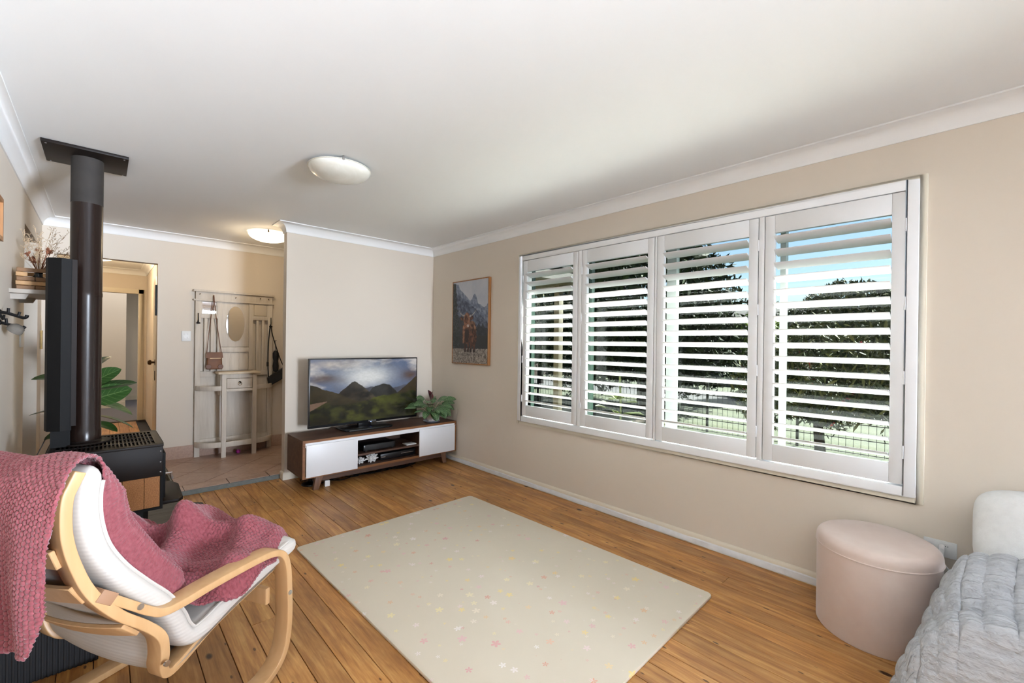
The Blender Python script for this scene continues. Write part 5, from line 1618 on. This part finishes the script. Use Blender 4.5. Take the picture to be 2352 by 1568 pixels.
tag(MB().lathe([(0, 1.594), (.03, 1.594), (.034, 1.66), (.018, 1.70), (.02, 1.705)], (-.29, 4.06, 0), 16).build('bud_vase', 'plastic_black', org=(-.29, 4.06, 1.594), smooth=True), 'small dark vase inside the woven basket', 'vase')
rg = np.random.default_rng(4)
sm = MB(); fb = MB(); fg = MB()
for k in range(9):
    tip = Vector((-.30 + rg.uniform(-.045, .06), 4.03 + rg.uniform(-.05, .05), 1.80 + rg.uniform(-.03, .045)))
    sm.tube([(-.29, 4.06, 1.69), Vector((-.29, 4.06, 1.69)).lerp(tip, .6), tip], .0018, 5)
    for j in range(11):
        d = Vector((rg.normal(), rg.normal(), rg.normal() * .7 + .4)).normalized(); l_ = rg.uniform(.012, .026)
        w_ = d.cross(Vector((0, 1, .3))).normalized() * l_ * .28
        nv = d.cross(w_).normalized() * .002
        fb.add([tip, tip + d * l_ * .5 + w_, tip + d * l_, tip + d * l_ * .5 - w_, tip + d * l_ * .5 + nv], [(0, 1, 4), (1, 2, 4), (2, 3, 4), (3, 0, 4)])
for k in range(46):
    b0 = Vector((-.285, 4.06, 1.69)); tip = Vector((-.28 + rg.uniform(-.09, .14), 4.08 + rg.uniform(-.08, .12), 1.90 + rg.uniform(-.13, .12)))
    mid = b0.lerp(tip, .5) + Vector((rg.uniform(-.02, .02), 0, .02))
    fg.tube([b0, mid, tip], [.0011, .0009, .0006], 4)
    for j in range(7):
        p = mid.lerp(tip, .3 + .1 * j); d = Vector((rg.normal() + .4, rg.normal(), .9)).normalized() * rg.uniform(.012, .03)
        fg.tube([p, p + d], [.0008, .0016], 4)
sm.build('stems', 'dried_brown', df); fb.build('blooms', 'dried_brown', df)['kind'] = 'stuff'; fg.build('grasses', 'dried_beige', df)['kind'] = 'stuff'
# black branch-like hooks and a hanging cap
hk = thing('wall_hooks', (XL, 3.6, 1.38), 'black twisted-branch coat hooks on the left wall', 'hooks')
def twig(pts, r0=.008):
    MB().tube(spline(pts, 6), [r0] * (len(pts) * 6 - 5), 8).build('hook', 'iron_black', hk, smooth=True)
twig([(XL, 3.60, 1.435), (-.372, 3.60, 1.43), (-.34, 3.605, 1.418), (-.315, 3.61, 1.408), (-.303, 3.615, 1.412), (-.300, 3.615, 1.424)])
twig([(-.368, 3.60, 1.428), (-.366, 3.598, 1.458)], .006); twig([(-.332, 3.605, 1.415), (-.326, 3.605, 1.440)], .006)
twig([(XL, 3.60, 1.43), (-.384, 3.59, 1.395), (-.380, 3.585, 1.42)], .005)
twig([(XL, 3.62, 1.38), (-.375, 3.62, 1.372), (-.345, 3.62, 1.362), (-.318, 3.622, 1.352), (-.308, 3.622, 1.362)])
twig([(-.374, 3.62, 1.372), (-.377, 3.618, 1.402)], .006)
for z_ in (1.435, 1.38):
    MB().lathe([(0, 0), (.016, 0), (.012, .006), (0, .008)], (XL, 3.61, z_), 12, axis='x').build('wall_rose', 'iron_black', hk, smooth=True)
plain('cap_grey', srgb(104, 98, 90), .8, var=.15, vscale=30)
cpv = MB().lathe([(.034, 0), (.035, .006), (.030, .026), (.018, .037), (0, .04)], (0, 0, 0), 20)
rot = Matrix.Rotation(R(38), 3, 'Y') @ Matrix.Rotation(R(20), 3, 'X')
cpv.v = [tuple(Vector((-.348, 3.618, 1.335)) + rot @ Vector(p)) for p in cpv.v]
cap = thing('cap', (-.348, 3.618, 1.30), 'grey cap hanging on the lower left-wall hook', 'cap')
cpv.build('crown', 'cap_grey', cap, smooth=True)
# switch plate and hanging ornament by the left opening
tag(MB().box(XL, XL + .008, 4.38, 4.55, 1.235, 1.352).build('light_switch', 'plastic_white', org=(XL, 4.46, 1.29), bevel=.002), 'white light switch plate on the left wall', 'light switch')
tag(MB().box(-.318, -.307, YF - .012, YF, 1.27, 1.385).build('light_switch', 'plastic_white', org=(-.312, YF, 1.33), bevel=.002), 'white switch plate edge beside the far doorway', 'light switch')
orn = thing('wall_ornament', (XL + .01, 5.72, 1.2), 'slim gold ornament hanging on a string beside the left opening', 'ornament')
plain('gold_paint', srgb(176, 148, 92), .5, .3, var=.2, vscale=30)
MB().box(XL + .001, XL + .016, 5.70, 5.745, 1.20, 1.365).build('plaque', 'gold_paint', orn, bevel=.003)
MB().tube([(XL + .008, 5.722, 1.365), (XL + .004, 5.722, 1.50)], .0015, 5).build('string', 'gold_paint', orn)
# picture edge at the far left of the frame
pe = thing('framed_picture', (XL, 3.45, 1.80), 'pale wooden picture frame cut off by the left edge', 'picture')
MB().box(XL, XL + .02, 3.50, 3.52, 1.80, 2.02).build('frame_bar', 'frame_oak', pe)
MB().box(XL, XL + .02, 3.25, 3.50, 2.0, 2.02).build('frame_bar', 'frame_oak', pe); MB().box(XL, XL + .02, 3.25, 3.50, 1.80, 1.82).build('frame_bar', 'frame_oak', pe)
MB().box(XL, XL + .02, 3.23, 3.25, 1.80, 2.02).build('frame_bar', 'frame_oak', pe)
MB().box(XL, XL + .008, 3.25, 3.50, 1.82, 2.0).build('print', 'trim_white', pe)

# ================================================================== fiddle-leaf fig behind the heater
fg_ = thing('fiddle_leaf_fig', (-.08, 4.52, 0), 'fiddle-leaf fig with big dark green leaves behind the wood heater', 'plant')
t = NT('fig_leaf')
uvn = t.n('UVMap', uv_map='UVMap'); sp = t.n('SeparateXYZ'); t.t.links.new(uvn.outputs[0], sp.inputs[0])
au = t.math('ABSOLUTE', t.math('SUBTRACT', sp.outputs['X'], .5))
ph = t.math('FRACT', t.math('ADD', t.math('MULTIPLY', sp.outputs['Y'], 6.0), t.math('MULTIPLY', au, -4.0)))
vein = t.math('MAXIMUM', t.math('LESS_THAN', ph, .07), t.math('LESS_THAN', au, .018))
info = t.n('ObjectInfo')
base = t.ramp(info.outputs['Random'], [(0, srgb(34, 58, 30)), (.6, srgb(52, 88, 38)), (1, srgb(84, 128, 48))])
t.set(Base_Color=t.mix(t.math('MULTIPLY', vein, .4), base, srgb(150, 178, 110)), Roughness=.35)
plain('pot_grey', srgb(120, 116, 110), .7, var=.08)
MB().lathe([(0, 0), (.11, 0), (.14, .26), (.145, .28), (.13, .28), (.12, .24), (0, .24)], (-.08, 4.52, 0), 28).build('pot', 'pot_grey', fg_, smooth=True)
MB().tube([(-.08, 4.52, .24), (-.07, 4.51, .7), (-.085, 4.50, 1.12)], [.014, .012, .008], 8).build('trunk', 'bark', fg_, smooth=True)
FL = [((-.10, 4.46, 1.02), (-.97, -.35, .10), .29, .16, .25, (-.1, -.35, .9)), ((-.10, 4.44, .80), (-1, -.3, .08), .30, .13, .35, (0, .1, 1)),
      ((-.04, 4.45, .98), (.62, -.2, .52), .20, .15, .5, (-.6, -.7, .3)), ((-.05, 4.44, .93), (1, -.25, .22), .29, .15, .15, (0, -.45, .9)),
      ((-.04, 4.42, .86), (.92, -.2, .30), .25, .19, .1, (-.35, -.85, .35)), ((-.05, 4.42, .84), (.9, -.25, -.2), .29, .14, .55, (0, -.2, 1)),
      ((-.04, 4.42, .74), (.92, -.2, -.25), .29, .14, .45, (0, .1, 1)), ((-.05, 4.40, .69), (.7, -.45, -.15), .2, .13, .5, (0, -.1, 1)),
      ((-.10, 4.42, .66), (-.8, -.5, -.05), .24, .13, .4, (0, -.2, 1)), ((-.08, 4.50, 1.10), (-.2, -.5, .7), .22, .14, .5, (0, -1, .3)), ((-.06, 4.5, 1.08), (.4, .5, .5), .22, .14, .5, (0, 0, 1))]
for b, d, L_, W_, bd_, up in FL:
    Pl, UVl = leaf_grid(b, d, up, L_ * .88, W_ * .85, bd_, fold=.18, n=13, m=9)
    Pl[..., 0] = np.maximum(Pl[..., 0], XL + .006)
    fastgrid('leaf', Pl, 'fig_leaf', fg_, uv=UVl)
